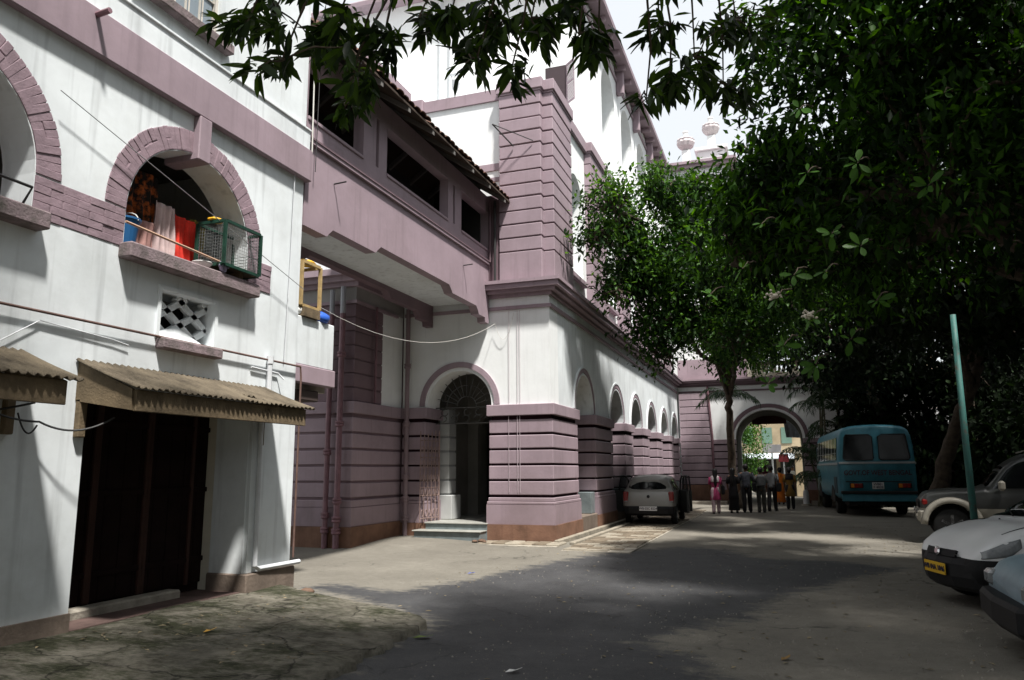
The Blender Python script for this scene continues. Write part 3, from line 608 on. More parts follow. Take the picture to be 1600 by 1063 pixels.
# lattice vent
vf = obj('vent', B().box(XL-.06, XL+.025, 6.36, 6.405, 3.05, 3.64).box(XL-.06, XL+.025, 7.255, 7.30, 3.05, 3.64).box(XL-.06, XL+.025, 6.405, 7.255, 3.602, 3.64), WHITE, LH)
def bar(y0, z0, y1, z1): return B().loft([[(XL-.17+dx, y+ny_, z+nz_) for dx, ny_, nz_ in ((0, -py, -pz), (.07, -py, -pz), (.07, py, pz), (0, py, pz))] for y, z in ((y0, z0), (y1, z1)) for L in [math.hypot(y1-y0, z1-z0)] for py, pz in [(-(z1-z0)/L*.034, (y1-y0)/L*.034)]])
for a in (-.55, -.1, .35, .8):
    for sgn in (1, -1):
        pts = []
        for t in np.linspace(0, 1, 40):
            y = 6.41+.84*t; z = (3.06 + (a+t*.9)*.6) if sgn == 1 else (3.06+(a+(1-t)*.9)*.6)
            if 3.06 <= z <= 3.60: pts.append((y, z))
        if len(pts) > 4: obj('lattice_bar', bar(*pts[0], *pts[-1]), WHITE, vf)
obj('rubble_fill', B().loft([[(XL-.14+dx, 6.42+.8*t, 3.06+dz*(h)) for dx, dz in ((0, 0), (.10, 0), (.06, 1), (0, 1))] for t, h in ((0, .06), (.25, .13), (.45, .17), (.7, .10), (1, .02))]), WHITE, vf)
obj('sill', B().chbox(XL-.1, XL+.12, 6.38, 7.32, 2.93, 3.05, .015), mat('stained_mauve_sill', (.24,)*3), vf)
obj('vent_dark', B().box(XL-.5, XL-.46, 6.3, 7.4, 3.0, 3.7), mat('shade', (.01, .01, .01), .9), vf)  # black sheet painted as the unlit space behind the lattice
# plinths, pier, doors
obj('plinth', B().box(XL-.3, XL+.035, -6, 1.99, -.08, .30), BROWN2, LH); obj('plinth', B().box(XL-.3, XL+.035, 3.81, 5.575, -.08, .305), BROWN2, LH)
obj('pier', B().box(XL-.4, XL+.05, 8.02, 8.9, .36, 2.3), WHITE, LH)
obj('plinth', B().chbox(XL-.52, XL+.10, 7.97, 8.96, -.08, .355, .015), BROWN2, LH)
dr = obj('garage_door', B().box(-7.10, -7.06, 5.5, 8.1, .14, 2.45), DOORM, LH)
obj('threshold', B().chbox(-6.998, -6.80, 5.58, 7.45, .1, .235, .02), CONC, LH)
for yy_ in (5.62, 6.26, 6.30, 6.98, 7.03, 7.72): obj('door_stile', B().chbox(-7.058, -7.0, yy_, yy_+.05, .236, 2.4, .008), DOORP, dr)
for k in range(11): obj('plank', B().chbox(-7.059, -7.03, 5.55+k*.23, 5.55+k*.23+.222, .24, 2.4, .006), DOORM, dr)
for zz in (.5, 1.35, 2.1): obj('door_rail', B().chbox(-7.03, -7.005, 5.55, 8.08, zz, zz+.06, .006), DOORM, dr)
obj('door_lining', B().box(-7.1, XL-.505, 8.005, 8.02, .14, 2.4), CREAM, LH)
# pipes on the front
b = B(); b.tube([(XL+.05, -2, 3.075), (XL+.05, 8.97, 3.05), (XL+.05, 8.99, 2.9), (XL+.04, 8.99, .45)], .014, 6); obj('iron_pipe', b, mat('rusty_pipe', (.14, .085, .07), .6, .3, 9), LH)
b = B(); b.tube([(XL+.09, 8.12, 2.3), (XL+.10, 8.12, .44), (XL+.10, 8.2, .40), (XL+.13, 9.0, .40)], .032, 8); obj('drain_pipe', b, PIPEW, LH)
b = B(); b.tube([(XL+.06, 8.28, 2.55), (XL+.06, 8.28, 3.05)], .035, 8); b.tube([(XL+.06, 8.28, 3.0), (XL+.06, 8.28, 3.1)], .045, 8); obj('drain_pipe', b, PIPEW, LH)
b = B(); b.tube([(XL+.03, 7.95, 2.92), (XL+.03, 8.5, 2.9), (XL+.09, 8.55, 2.82)], .012, 6); obj('iron_pipe', b, PIPEW, LH)
b = B(); b.tube([(XL+.03, 4.6, 2.72), (XL+.03, 4.98, 2.98), (XL+.03, 5.8, 2.93), (XL+.03, 6.0, 2.9)], .006, 5); obj('conduit', b, PIPEW, LH)
b = B(); b.tube([(XL+.03, 8.62, 3.1), (XL+.03, 8.66, 4.6), (XL+.04, 8.66, 5.78)], .007, 5); obj('conduit', b, PIPEW, LH)
obj('spout', B().tube([(XL, 5.22, 6.18), (XL+.26, 5.22, 6.20)], .03, 8), PIPEM, LH)
# upper window
for yc in (6.42, 3.4):
    wd = obj('window', B().box(XL-.1, XL-.05, yc-.62, yc+.62, 6.95, 7.0).box(XL-.1, XL-.05, yc-.62, yc-.57, 7.0, 8.8).box(XL-.1, XL-.05, yc+.57, yc+.62, 7.0, 8.8), mat('cream_sash', (.52, .49, .44), .7), LH)
    for k in range(5):
        for j in range(4):
            obj('pane', B().box(XL-.088, XL-.08, yc-.565+k*.2267, yc-.565+k*.2267+.21, 7.01+j*.45, 7.44+j*.45), PANE, wd)
    for k in range(4): obj('glazing_bar', B().box(XL-.10, XL-.06, yc-.355+k*.2267, yc-.337+k*.2267, 7.0, 8.8), mat('cream_sash', (.5,)*3), wd)
    for j in range(3): obj('glazing_bar', B().box(XL-.1, XL-.062, yc-.57, yc+.57, 7.442+j*.45, 7.458+j*.45), mat('cream_sash', (.5,)*3), wd)
    for k in range(6): obj('grille_bar', B().tube([(XL-.02, yc-.55+k*.22, 6.95), (XL-.02, yc-.55+k*.22, 8.8)], .010, 5), mat('cream_sash', (.5,)*3), wd)
    obj('sill', B().chbox(XL-.3, XL+.12, yc-.78, yc+.78, 6.82, 6.945, .012), mat('stained_mauve_sill', (.3,)*3), wd)
# balcony on the end wall
BA = obj('balcony', B().chbox(-6.62, -6.50, 8.935, 10.02, 3.12, 3.83, .012), WHITE, LH)
obj('band', B().chbox(-6.64, -6.48, 8.935, 10.06, 2.86, 3.118, .012), MAUVE, BA); obj('end_parapet', B().box(-7.9, -6.63, 9.88, 10.0, 3.0, 3.83), WHITE, BA)
obj('slab', B().box(-7.9, -6.65, 8.935, 10.04, 2.78, 2.95), CONC, BA); obj('under_beam', B().chbox(-7.9, -6.56, 9.3, 9.75, 2.62, 2.779, .015), mat('dark_bracket', (.07, .05, .045), .8), BA)

# ---- awnings over the doors
def awning(y0, y1, label, hole=None):
    a = thing('corrugated_awning', label, 'awning', (XL, (y0+y1)/2, 2.4)); n_ = int((y1-y0)/.02); rows = 6; v = []; f = []
    for j in range(rows+1):
        t = j/rows
        for k in range(n_+1):
            y = y0+(y1-y0)*k/n_; v.append((XL+.01+.78*t+.012*math.sin(k*1.7)*(t > .9), y, 2.685-.30*t+.014*math.cos(2*math.pi*y/.085)-.012*math.sin(t*3)))
    for j in range(rows):
        for k in range(n_):
            if hole and hole[0] < y0+(y1-y0)*k/n_ < hole[1] and j in hole[2] : continue
            i = j*(n_+1)+k; f.append((i, i+1, i+n_+2, i+n_+1))
    q = B(); q.v = v; q.f = f; sh_ = obj('sheet', q, CORR, a, smooth=True); md = sh_.modifiers.new('thick', 'SOLIDIFY'); md.thickness = .012
    obj('fascia', B().chbox(-5.70, -5.665, y0+.06, y1-.12, 2.16, 2.365, .006), OLDWOOD, a)
    for ye in (y0+.04, y1-.14):
        obj('side_board', B().prism([(XL, 2.28), (-5.70, 2.17), (-5.70, 2.37), (XL, 2.66)], lambda u, d, z: (u, ye+d, z), 0, .03), OLDWOOD, a)
        obj('bracket', B().chbox(XL+.001, XL+.07, ye, ye+.09, 1.93, 2.3, .01), OLDWOOD, a)
    for k in range(3): obj('batten', B().box(XL+.02, -5.72, y0+.5+k*.9, y0+.55+k*.9, 2.30, 2.36), OLDWOOD, a)
    return a
awning(5.41, 8.28, 'stained corrugated awning over the dark garage door', (7.18, 7.42, (4,))); awning(1.7, 4.86, 'corrugated awning with loose black cables hanging under its corner')

# ================================================================ GATE WING ACROSS THE END OF THE LANE
YG = 38.6
GW = thing('gate_wing', 'white and mauve gatehouse wing with a wide dark carriage arch and a small balustrade', 'gatehouse', (-.7, YG, 0))
GC, GH = -.68, 1.53
obj('front_wall', wall_arches(B(), FY(YG), -4.86, 9, 3.0, 5.62, .6, [(GC, GH, 3.02, 3.0, 1.38)]), WHITEC, GW)
for t in TOPS:
    obj('course', B().chbox(-3.30, GC-GH, YG-.03, YG+.6, t-.30, t, .012), MAUVE, GW); obj('course', B().chbox(GC+GH, 9, YG-.03, YG+.6, t-.3, t, .012), MAUVE, GW)
for x0, x1 in ((-3.3, GC-GH), (GC+GH, 9)):
    obj('groove_core', B().box(x0+.02, x1-.02, YG+.02, YG+.58, .5, 2.9), GROOVE, GW); obj('cap', B().chbox(x0, x1+.02, YG-.07, YG+.6, 2.79, 3.0, .012), MAUVE, GW)
    obj('plinth', B().box(x0, x1, YG-.08, YG+.6, .6, .99), MAUVE, GW); obj('base', B().box(x0, x1, YG-.11, YG+.6, -.1, .6), BROWN, GW)
pl = obj('pilaster', B().box(-4.8, -3.4, YG-.09, YG+.3, .3, 5.3), GROOVE, GW)
for k in range(13): obj('course', B().chbox(-4.84, -3.36, YG-.13, YG+.3, 5.30-.345*(k+1)+.04, 5.30-.345*k, .012), MAUVE, pl)
obj('base', B().box(-4.86, -3.33, YG-.18, YG+.3, -.1, .82), BROWN, pl)
obj('downpipe', B().tube([(-3.3, YG-.12, .1), (-3.3, YG-.12, 3.2), (-3.42, YG-.16, 5.6)], .055, 8), PIPEM, GW)
obj('arch_ring', ring(B(), FY(YG), GC, 3.02, GH+.10, GH+.28, -.035, 0, 1.48, 1.66), MAUVED, GW)
obj('arch_bead', ring(B(), FY(YG), GC, 3.02, GH+.28, GH+.32, -.05, 0, 1.66, 1.70), WHITE, GW)
for pr, z0, z1, mt in ((.05, 5.33, 5.41, MAUVED), (.08, 5.622, 5.7, MAUVED), (.2, 5.7, 5.8, MAUVED), (.3, 5.8, 5.9, MAUVED), (.34, 5.9, 5.98, MAUVE)): obj('cornice', B().box(-4.85, 9, YG-pr, YG+.4, z0, z1), mt, GW)
obj('parapet_wall', B().box(-4.85, -1.35, YG-.02, YG+.3, 5.985, 7.0), MAUVE, GW)
obj('balustrade_base', B().box(-1.34, 9, YG-.05, YG+.25, 5.985, 6.18), CREAM, GW); obj('balustrade_rail', B().box(-1.34, 9, YG-.08, YG+.28, 6.56, 6.72), BROWN2, GW)
bl = B().lathe([(.07, 0), (.075, .03), (.045, .06), (.085, .16), (.05, .28), (.045, .34), (.075, .37)], n=10).mesh('baluster'); bl.materials.append(CREAM)
for k in range(40): obj('baluster', bl, None, GW, loc=(-1.2+k*.2, YG+.1, 6.185))
obj('end_pier', B().chbox(-1.5, -1.3, YG-.08, YG+.3, 5.985, 6.85, .02), CREAM, GW)
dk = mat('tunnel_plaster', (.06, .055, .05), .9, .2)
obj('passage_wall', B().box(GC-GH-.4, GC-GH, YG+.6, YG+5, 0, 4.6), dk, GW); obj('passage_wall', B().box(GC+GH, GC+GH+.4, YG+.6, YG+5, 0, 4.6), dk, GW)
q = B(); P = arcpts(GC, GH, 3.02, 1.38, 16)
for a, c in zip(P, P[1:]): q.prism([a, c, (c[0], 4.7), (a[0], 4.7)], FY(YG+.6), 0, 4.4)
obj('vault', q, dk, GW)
obj('wing_roof', B().box(-4.85, 9, YG+.41, YG+5, 5.4, 5.95), CONC, GW); obj('back_wall', wall_arches(B(), FY(YG+5), -14, 9, 0, 5.9, .3, [(GC, GH, 3.02, 0, 1.38)]), WHITEC, GW)
obj('gate_panel', B().box(GC-.9, GC+.85, YG+4.6, YG+4.68, 3.95, 4.38), mat('rust_red_sheet', (.16, .05, .04), .7), GW)
obj('painted_mark', B().tube([(-1.28+.10*math.cos(a)*(1 if k < 9 else .6), YG-.004, 5.0-.014*k+.06*math.sin(a*1.5)) for k, a in enumerate(np.linspace(0, 9, 16))], .018, 5), mat('faded_black_paint', (.03, .04, .035), .8), GW)
# the upper block behind it and its urns
UB = thing('white_block', 'tall white block with a mauve cornice rising behind the tree', 'building', (-3.6, 44, 0))
obj('wall', B().box(-8, -1.9, 40.0, 48, 5.9, 17.6), WHITEC, UB)
for pr, z0, z1 in ((.1, 16.9, 17.1), (.3, 17.602, 17.8), (.45, 17.8, 17.95)): obj('cornice', B().box(-8, -1.9+pr, 40-pr, 48, z0, z1), MAUVE, UB)
for k in range(2):
    wd = obj('window', B().box(-4.8+k*1.7, -3.9+k*1.7, 39.95, 39.99, 13.2, 15.2), MAUVED, UB); obj('sill', B().box(-4.9+k*1.7, -3.8+k*1.7, 39.88, 39.99, 13.05, 13.19), MAUVE, wd)
obj('roof_turret', B().chbox(-3.6, -2.1, 41.5, 43, 17.95, 19.2, .03).chbox(-3.75, -1.95, 41.35, 43.15, 19.2, 19.4, .03), WHITEC, UB)
def urn(x, y, z, label, s=1.):
    u = thing('roof_urn', label, 'urn', (x, y, z), 0, 'urns on the roof')
    obj('pedestal', B().chbox(-.22, .22, -.22, .22, 0, .9*s, .02), WHITEC, u, True)
    obj('bowl', B().lathe([(.14, .9*s), (.20, .98*s), (.42, 1.16*s), (.50, 1.36*s), (.47, 1.5*s), (.50, 1.54*s), (.44, 1.60*s)], n=24, rib=-.09), mat('pale_stucco', (.55, .50, .51), .8), u, True)
    obj('finial', B().lathe([(.16, 1.6*s), (.13, 1.95*s), (.17, 2.0*s), (.16, 2.05*s)], n=12), WHITEC, u, True)
urn(-4.1, 40.4, 17.95, 'ribbed urn on the cornice of the white block'); urn(-2.85, 42.2, 19.4, 'ribbed urn raised on the small roof turret')
# ---- the street beyond the gate
FB = thing('street_house', 'cream street house seen small through the gate arch', 'house', (0, 66, 0))
obj('wall', B().box(-9, 7, 66, 72, 0, 6.5), mat('ochre_street_wall', (.36, .29, .19), .9, .35, .6), FB)
for k in range(5):
    w_ = obj('window', B().box(-3.2+k*1.5, -2.4+k*1.5, 65.93, 65.99, 3.6, 4.9), mat('street_shutter', (.12, .2, .16), .7), FB)
    obj('shop_opening', B().box(-3.4+k*1.5, -2.2+k*1.5, 65.93, 65.99, 0, 2.3), mat('dark_shop', (.03, .03, .03), .8), FB)
obj('shop_canopy', B().prism([(64.6, 2.35), (66, 2.75), (66, 2.82), (64.6, 2.42)], lambda u, d, z: (d, u, z), -6, 5), mat('blue_white_tarp', (.5, .55, .6), .7), FB)
sg = thing('signboard', 'white signboard on a post outside the gate', 'sign', (-.75, 50, 0)); obj('board', B().chbox(-.55, .55, -.03, .03, 2.55, 3.05, .01), mat('sign_white', (.75, .72, .78), .6), sg, True); obj('post', B().tube([(0, .05, 0), (0, .05, 2.6)], .05, 8), PIPEW, sg, True)
sg = thing('signboard', 'small red and white board near the white signboard', 'sign', (-.1, 52, 0)); obj('board', B().chbox(-.3, .3, -.03, .03, 2.0, 2.5, .01), mat('sign_red', (.22, .03, .04), .6), sg, True); obj('post', B().tube([(0, .05, 0), (0, .05, 2.1)], .04, 8), PIPEW, sg, True)
bn = B(); v = []
for k in range(9):
    t = k/8; v.append([(.02+.98*t, 43.9+.06*math.sin(t*9), 4.15-.25*t*t), (.12+.98*t, 43.92+.08*math.sin(t*9+1), 3.25-.05*t)])
bn.loft(v, False, False); o = obj('hanging_banner', bn, mat('pale_blue_banner', (.52, .58, .66), .7, .25, 6)); o.modifiers.new('t', 'SOLIDIFY').thickness = .01; tag(o, 'pale blue cloth banner hung across the far mouth of the gate arch', 'banner')
sp = thing('gatepost', 'ochre gatepost beyond the passage', 'post', (.75, 47, 0)); obj('shaft', B().chbox(-.25, .25, -.25, .25, 0, 2.4, .03), mat('ochre_street_wall', (.5,)*3), sp, True); obj('capstone', B().chbox(-.32, .32, -.32, .32, 2.4, 2.6, .03), CREAM, sp, True)
# planter kerb, bollard and block in front of the gate
o = obj('kerb', B().chbox(1.0, 9, 36.3, 36.6, -.05, .18, .02).chbox(-4.8, -2.6, 36.3, 36.6, -.05, .14, .02), CONC); tag(o, 'low kerb of the planting bed before the gate', None, None, 'structure')
o = obj('planting_bed', B().box(1.0, 9, 36.6, 38.4, -.05, .12).box(-4.8, -2.6, 36.6, 38.4, -.05, .10), mat('bare_earth', (.09, .07, .05), .95, .4, 5)); o.name = 'planting_bed'; tag(o, 'earth bed along the foot of the gate wing', None, None, 'structure')
bo = thing('bollard', 'stubby white bollard at the mouth of the gate', 'bollard', (.75, 35.9, 0)); obj('shaft', B().lathe([(.13, 0), (.12, .5), (.10, .62), (.05, .68)], n=14), PIPEW, bo, True); obj('foot', B().lathe([(.2, 0), (.2, .06), (.14, .08)], n=14), CONC, bo, True)
# ================================================================ SMALL THINGS ON THE WHITE HOUSE
def cage(name, label, loc, sx, sy, sz, mt, mesh_mt, step=.05, fr=.018, mesh_faces=('x', 'y')):
    c = thing(name, label, 'cage', loc); f = B()
    for x in (0, sx):
        for y in (0, sy): obj('post', B().box(x-fr, x+fr, y-fr, y+fr, 0, sz), mt, c, True)
    for z in (0, sz):
        for y in (0, sy): f.box(fr, sx-fr, y-fr*.98, y+fr*.98, z-fr, z+fr)
        for x in (0, sx): f.box(x-fr*.97, x+fr*.97, fr, sy-fr, z-fr*.99, z+fr*.99)
    obj('frame_rails', f, mt, c, True)
    if mesh_mt:
        f = B()
        for k in range(1, int(sy/step)):
            for x in (0, sx): f.tube([(x, k*step, fr), (x, k*step, sz-fr)], .0022, 4, False)
        for k in range(1, int(sx/step)):
            for y in (0, sy): f.tube([(k*step, y, fr), (k*step, y, sz-fr)], .0022, 4, False)
            f.tube([(k*step, fr, sz), (k*step, sy-fr, sz)], .0022, 4, False)
        for k in range(1, int(sz/step)):
            for x in (0, sx): f.tube([(x, fr, k*step), (x, sy-fr, k*step)], .0022, 4, False)
            for y in (0, sy): f.tube([(fr, y, k*step), (sx-fr, y, k*step)], .0022, 4, False)
        obj('wire_mesh', f, mesh_mt, c, True)
        obj('tray', B().box(.02, sx-.02, .02, sy-.02, -.01, .012), OLDWOOD, c, True)
    return c
GREEN = mat('dark_green_paint', (.012, .045, .030), .5, .3, 8)
cage('bird_cage', 'green framed wire bird cage on the arched window sill', (-6.62, 7.13, 4.06), .42, .66, .54, GREEN, mat('galvanised_wire', (.13, .14, .14), .5), .04)
o = obj('foot_block', B().box(-6.6, -6.26, 7.5, 7.56, 3.968, 4.05), OLDWOOD); tag(o, 'small wooden block propping up the green bird cage', 'block'); 
cage('wooden_crate', 'open yellowed wooden frame crate on the balcony parapet', (-6.86, 9.12, 3.99), .36, .47, .66, mat('yellow_wood', (.42, .30, .14), .6, .3, 7), None, fr=.022)
o = obj('crate_support', B().box(-6.9, -6.45, 9.15, 9.55, 3.832, 3.965), OLDWOOD); o.name = 'plank_stack'; tag(o, 'dark planks under the wooden frame crate', 'planks')
YEL = mat('yellow_plastic', (.75, .42, .03), .5)
def lump(name, label, cat, loc, r, mt, s=(1, 1, 1), seed=1):
    rg = random.Random(seed); b = B(); pr = [(.05, -.5), (.7, -.42), (1., -.1), (.86, .22), (.45, .45), (.08, .52)]
    b.lathe(pr, n=11); b.v = [(x*r*s[0]*(1+rg.uniform(-.18, .18)), y*r*s[1]*(1+rg.uniform(-.18, .18)), z*r*s[2]*(1+rg.uniform(-.15, .15))) for x, y, z in b.v]
    o = obj(name, b, mt, smooth=True, loc=loc); return tag(o, label, cat)
lump('plastic_bag', 'yellow plastic scrap on top of the green bird cage', 'bag', (-6.42, 7.2, 4.65), .09, YEL, (1, 1.2, .7))
lump('plastic_bag', 'yellow plastic bag on top of the wooden crate', 'bag', (-6.68, 9.45, 4.715), .14, YEL, (1, 1.3, .7), 3)
lump('plastic_bag', 'blue plastic bag hanging over the balcony parapet', 'bag', (-6.56, 9.72, 3.91), .16, mat('blue_plastic', (.04, .13, .55), .4), (.8, 1.1, 1.1), 4)
lump('cloth_bundle', 'pale cloth bundle beside the blue bag on the balcony', 'cloth', (-6.56, 9.25, 3.92), .14, mat('off_white_cloth', (.6, .6, .57), .9), (.6, 1.6, .9), 6)
bk = thing('bucket', 'blue plastic bucket on the arched window sill', 'bucket', (-6.52, 5.97, 3.968)); BL = mat('blue_bucket_plastic', (.02, .10, .24), .4)
obj('pail', B().lathe([(.10, 0), (.105, .02), (.14, .29), (.155, .295), (.155, .315), (.13, .315), (.10, .03)], n=18), BL, bk, True); obj('handle', B().tube([(.15*math.cos(a), .02, .29+.10*math.sin(a)) for a in np.linspace(0, math.pi, 9)], .006, 5), WIREW, bk, True)
bw = thing('bowl', 'white bowl on the arched window sill by the bird cage', 'bowl', (-6.38, 6.98, 3.968)); obj('dish', B().lathe([(.05, 0), (.06, .015), (.11, .06), (.115, .075), (.10, .07), (.05, .02)], n=18), mat('white_enamel', (.8, .8, .78), .3), bw, True); obj('rim', B().lathe([(.115, .07), (.12, .076), (.115, .082)], n=18), mat('white_enamel', (.8,)*3), bw, True)
def cloth(name, label, y0, y1, z0, z1, x, mt, waves=4, seed=0):
    rg = random.Random(seed); nu, nv = 26, 16; ph = rg.random()*6; b = B(); rows = []
    for j in range(nv+1):
        t = j/nv; r = []
        for k in range(nu+1):
            s = k/nu; a = .03*(.3+t)*math.sin(s*waves*6.28+ph)+.015*math.sin(s*17+t*4+ph)
            r.append((x+a, y0+(y1-y0)*s+.02*math.sin(t*5+s*3+ph)*t, z1+(z0-z1)*t+.03*t*math.sin(s*6+ph)))
        rows.append(r)
    b.loft(rows, False, False); o = obj(name, b, mt, smooth=True); o.modifiers.new('t', 'SOLIDIFY').thickness = .006
    return tag(o, label, 'laundry', 'laundry in the arched window')
cloth('hanging_cloth', 'dark sari with orange and black pattern hung in the arched window', 5.98, 6.62, 4.35, 5.02, -6.78, mat('orange_black_print', (.42, .10, .02), .9, .3, 9, 0, 1, .2, 0, (.015, .012, .01), (.46, .62)), 5, 1)
cloth('hanging_cloth', 'brownish pink cloth hung low behind the blue bucket', 6.0, 6.55, 3.98, 4.42, -6.70, mat('pink_brown_cloth', (.34, .19, .17), .9, .25, 8), 6, 2)
cloth('hanging_cloth', 'pale pink towel hung between the patterned sari and the red cloth', 6.55, 6.86, 3.98, 4.72, -6.74, mat('pale_pink_cloth', (.52, .40, .39), .9, .2, 7), 4, 3)
cloth('hanging_cloth', 'bright red cloth hung in the arched window', 6.87, 7.28, 4.10, 4.66, -6.76, mat('bright_red_cloth', (.62, .035, .02), .85, .3, 6), 5, 4)
cloth('hanging_cloth', 'dull yellow cloth behind the bird cage', 7.22, 7.46, 4.3, 4.72, -6.82, mat('olive_yellow_cloth', (.22, .18, .04), .9, .2, 7), 3, 5)
o = cloth('hanging_cloth', 'small lilac rag knotted on the rail by the bird cage', 7.12, 7.24, 3.99, 4.09, -6.25, mat('lilac_rag', (.36, .33, .48), .9, .2, 9), 3, 7)
def cable(label, pts, r=.006, mt=WIRE, sag=0.):
    P = []
    for a, c in zip(pts, pts[1:]):
        for t in np.linspace(0, 1, 14)[:-1]: P.append(Vector(a)*(1-t)+Vector(c)*t-Vector((0, 0, sag*4*t*(1-t))))
    P.append(Vector(pts[-1])); return tag(obj('cable', B().tube(P, r, 5), mt), label, 'cable')
cable('thin wire slanting across the arched wall of the white house', [(XL+.1, 4.9, 5.2), (XL+.14, 8.85, 4.13)], .005, mat('grey_wire', (.25, .25, .25), .6))
cable('pale wire sagging from the balcony to the office corner pier', [(-6.5, 9.6, 4.05), (-6.25, 16.4, 5.0), (-5.8, 16.46, 5.25)], .0045, WIREW, .5)
cable('black cable looping under the awnings', [(XL+.25, 3.9, 2.4), (XL+.12, 5.0, 2.05), (XL+.35, 5.6, 2.12)], .010, WIRE, .10)
cable('second black cable drooping between the awnings', [(XL+.1, 3.6, 2.02), (XL+.3, 4.8, 2.2)], .010, WIRE, .05)
cable('short black cable loop below the awning bracket', [(XL+.08, 4.82, 2.12), (XL+.1, 5.0, 2.02)], .008, WIRE, .12)
cable('white plumb wires hanging down the bridge beside the white house', [(XL+.03, 9.03, 8.2), (XL+.06, 9.02, 6.25)], .012, WIREW)
cable('dark wire falling from the bridge roof', [(XL+.05, 9.16, 8.2), (XL+.06, 9.12, 6.0)], .007, WIRE)
# stones and scraps on the ground
def rock(label, x, y, z, r, mt=None, s=(1, 1, .7), seed=0): 
    return lump('stone', label, 'stone', (x, y, z+r*.3), r, mt or CONC, s, seed)
rock('brown broken brick by the plinth of the white house', -5.98, 8.78, .03, .10, mat('broken_brick', (.12, .075, .052), .9, .4, 9), (1, 1.2, .8), 2)
rock('reddish stone lying against the house plinth', -6.22, 4.62, .12, .08, mat('broken_brick', (.2,)*3), (1.3, 1, .6), 3)
for k, (x, y) in enumerate(((-6.38, 15.88), (-6.5, 15.78), (-6.28, 15.8))): rock(('rubble lump beside the entrance steps', 'small rubble chip by the lowest step', 'rubble chip at the foot of the corner pier')[k], x, y, .05, .09-.02*k, mat('broken_brick', (.2,)*3), (1, 1, .8), k+9)
def leaf_litter(label, x, y, r, mt, L=.16, z=None):
    b = B(); b.loft([[(-.5*L, 0, .01), (-.5*L, .001, .012)], [(-.2*L, -.18*L, .02), (-.2*L, .18*L, .025)], [(.15*L, -.2*L, .03), (.15*L, .2*L, .015)], [(.5*L, 0, .035), (.5*L, .001, .036)]], False, False)
    o = obj('fallen_leaf', b, mt, loc=Matrix.Translation((x, y, z if z is not None else float(zground(np.float64(x), np.float64(y))))) @ Matrix.Rotation(r, 4, 'Z')); o.modifiers.new('t', 'SOLIDIFY').thickness = .002; return tag(o, label, 'leaf', 'leaves fallen on the lane')
GL = mat('green_fallen_leaf', (.10, .15, .02), .5); YL = mat('yellow_fallen_leaf', (.48, .27, .05), .6); WP = mat('paper_scrap', (.7, .7, .68), .8)
leaf_litter('green leaf fallen at the edge of the mossy apron', -3.42, 7.0, .4, GL, .2); leaf_litter('yellow leaf fallen on the dark tar', -.75, 5.9, .2, YL, .2)
leaf_litter('white scrap lying on the dark tar', -2.15, 6.05, .6, WP, .14); leaf_litter('blue scrap on the sunlit dust', -4.75, 11.4, .2, mat('blue_scrap', (.05, .1, .5), .6), .12)
leaf_litter('yellow leaf on the moss', -5.2, 6.1, 1.2, YL, .13, .11); leaf_litter('brown leaf by the dusty edge of the tar', -.1, 7.2, 1., mat('brown_leaf', (.2, .12, .04), .8), .14)
lb_ = B()
for k in range(620):
    x, y = (random.uniform(-3.2, 3.2), random.uniform(4.2, 14)) if k < 200 else (random.gauss(2.3, .7), random.uniform(9, 24)) if k < 430 else (random.gauss(-4.6, .35), random.uniform(9, 31)) if k < 520 else (random.uniform(-6.2, -3.6), random.uniform(5, 8)); a_2 = random.uniform(0, 6.3); L_ = random.uniform(.015, .045); z_ = float(zground(np.float64(x), np.float64(y)))+(.006 if k < 520 else .15); c_, s_ = math.cos(a_2)*L_, math.sin(a_2)*L_
    lb_.q((x-c_, y-s_, z_), (x+s_*.4, y-c_*.4, z_+.006), (x+c_, y+s_, z_+.004), (x-s_*.4, y+c_*.4, z_+.01))
tag(obj('leaf_litter', lb_, mat('dry_litter', (.26, .21, .13), .9, .6, 3, col2=(.06, .05, .035), thr=(.35, .6))), 'tiny dry leaf bits scattered over the lane', None, None, 'stuff')
gv = B()
for k in range(3000):
    y = 4.0+random.random()**1.6*14; x = random.uniform(-6.2 if y > 9.4 else -3.1, 3.4); r_ = random.uniform(.004, .013)*(1.8 if random.random() < .06 else 1); z_ = float(zground(np.float64(x), np.float64(y))); i_ = len(gv.v)
    gv.v += [(x+r_*math.cos(a)*random.uniform(.7, 1.3), y+r_*math.sin(a)*random.uniform(.7, 1.3), z_-.002) for a in (0, 1.6, 3.1, 4.7)]+[(x, y, z_+r_*random.uniform(.6, 1.1))]; gv.f += [(i_, i_+1, i_+4), (i_+1, i_+2, i_+4), (i_+2, i_+3, i_+4), (i_+3, i_, i_+4)]
tag(obj('gravel', gv, mat('grit_stone', (.24, .22, .19), .95, .5, 2, col2=(.07, .065, .06), thr=(.3, .6))), 'loose grit scattered over the lane', None, None, 'stuff')
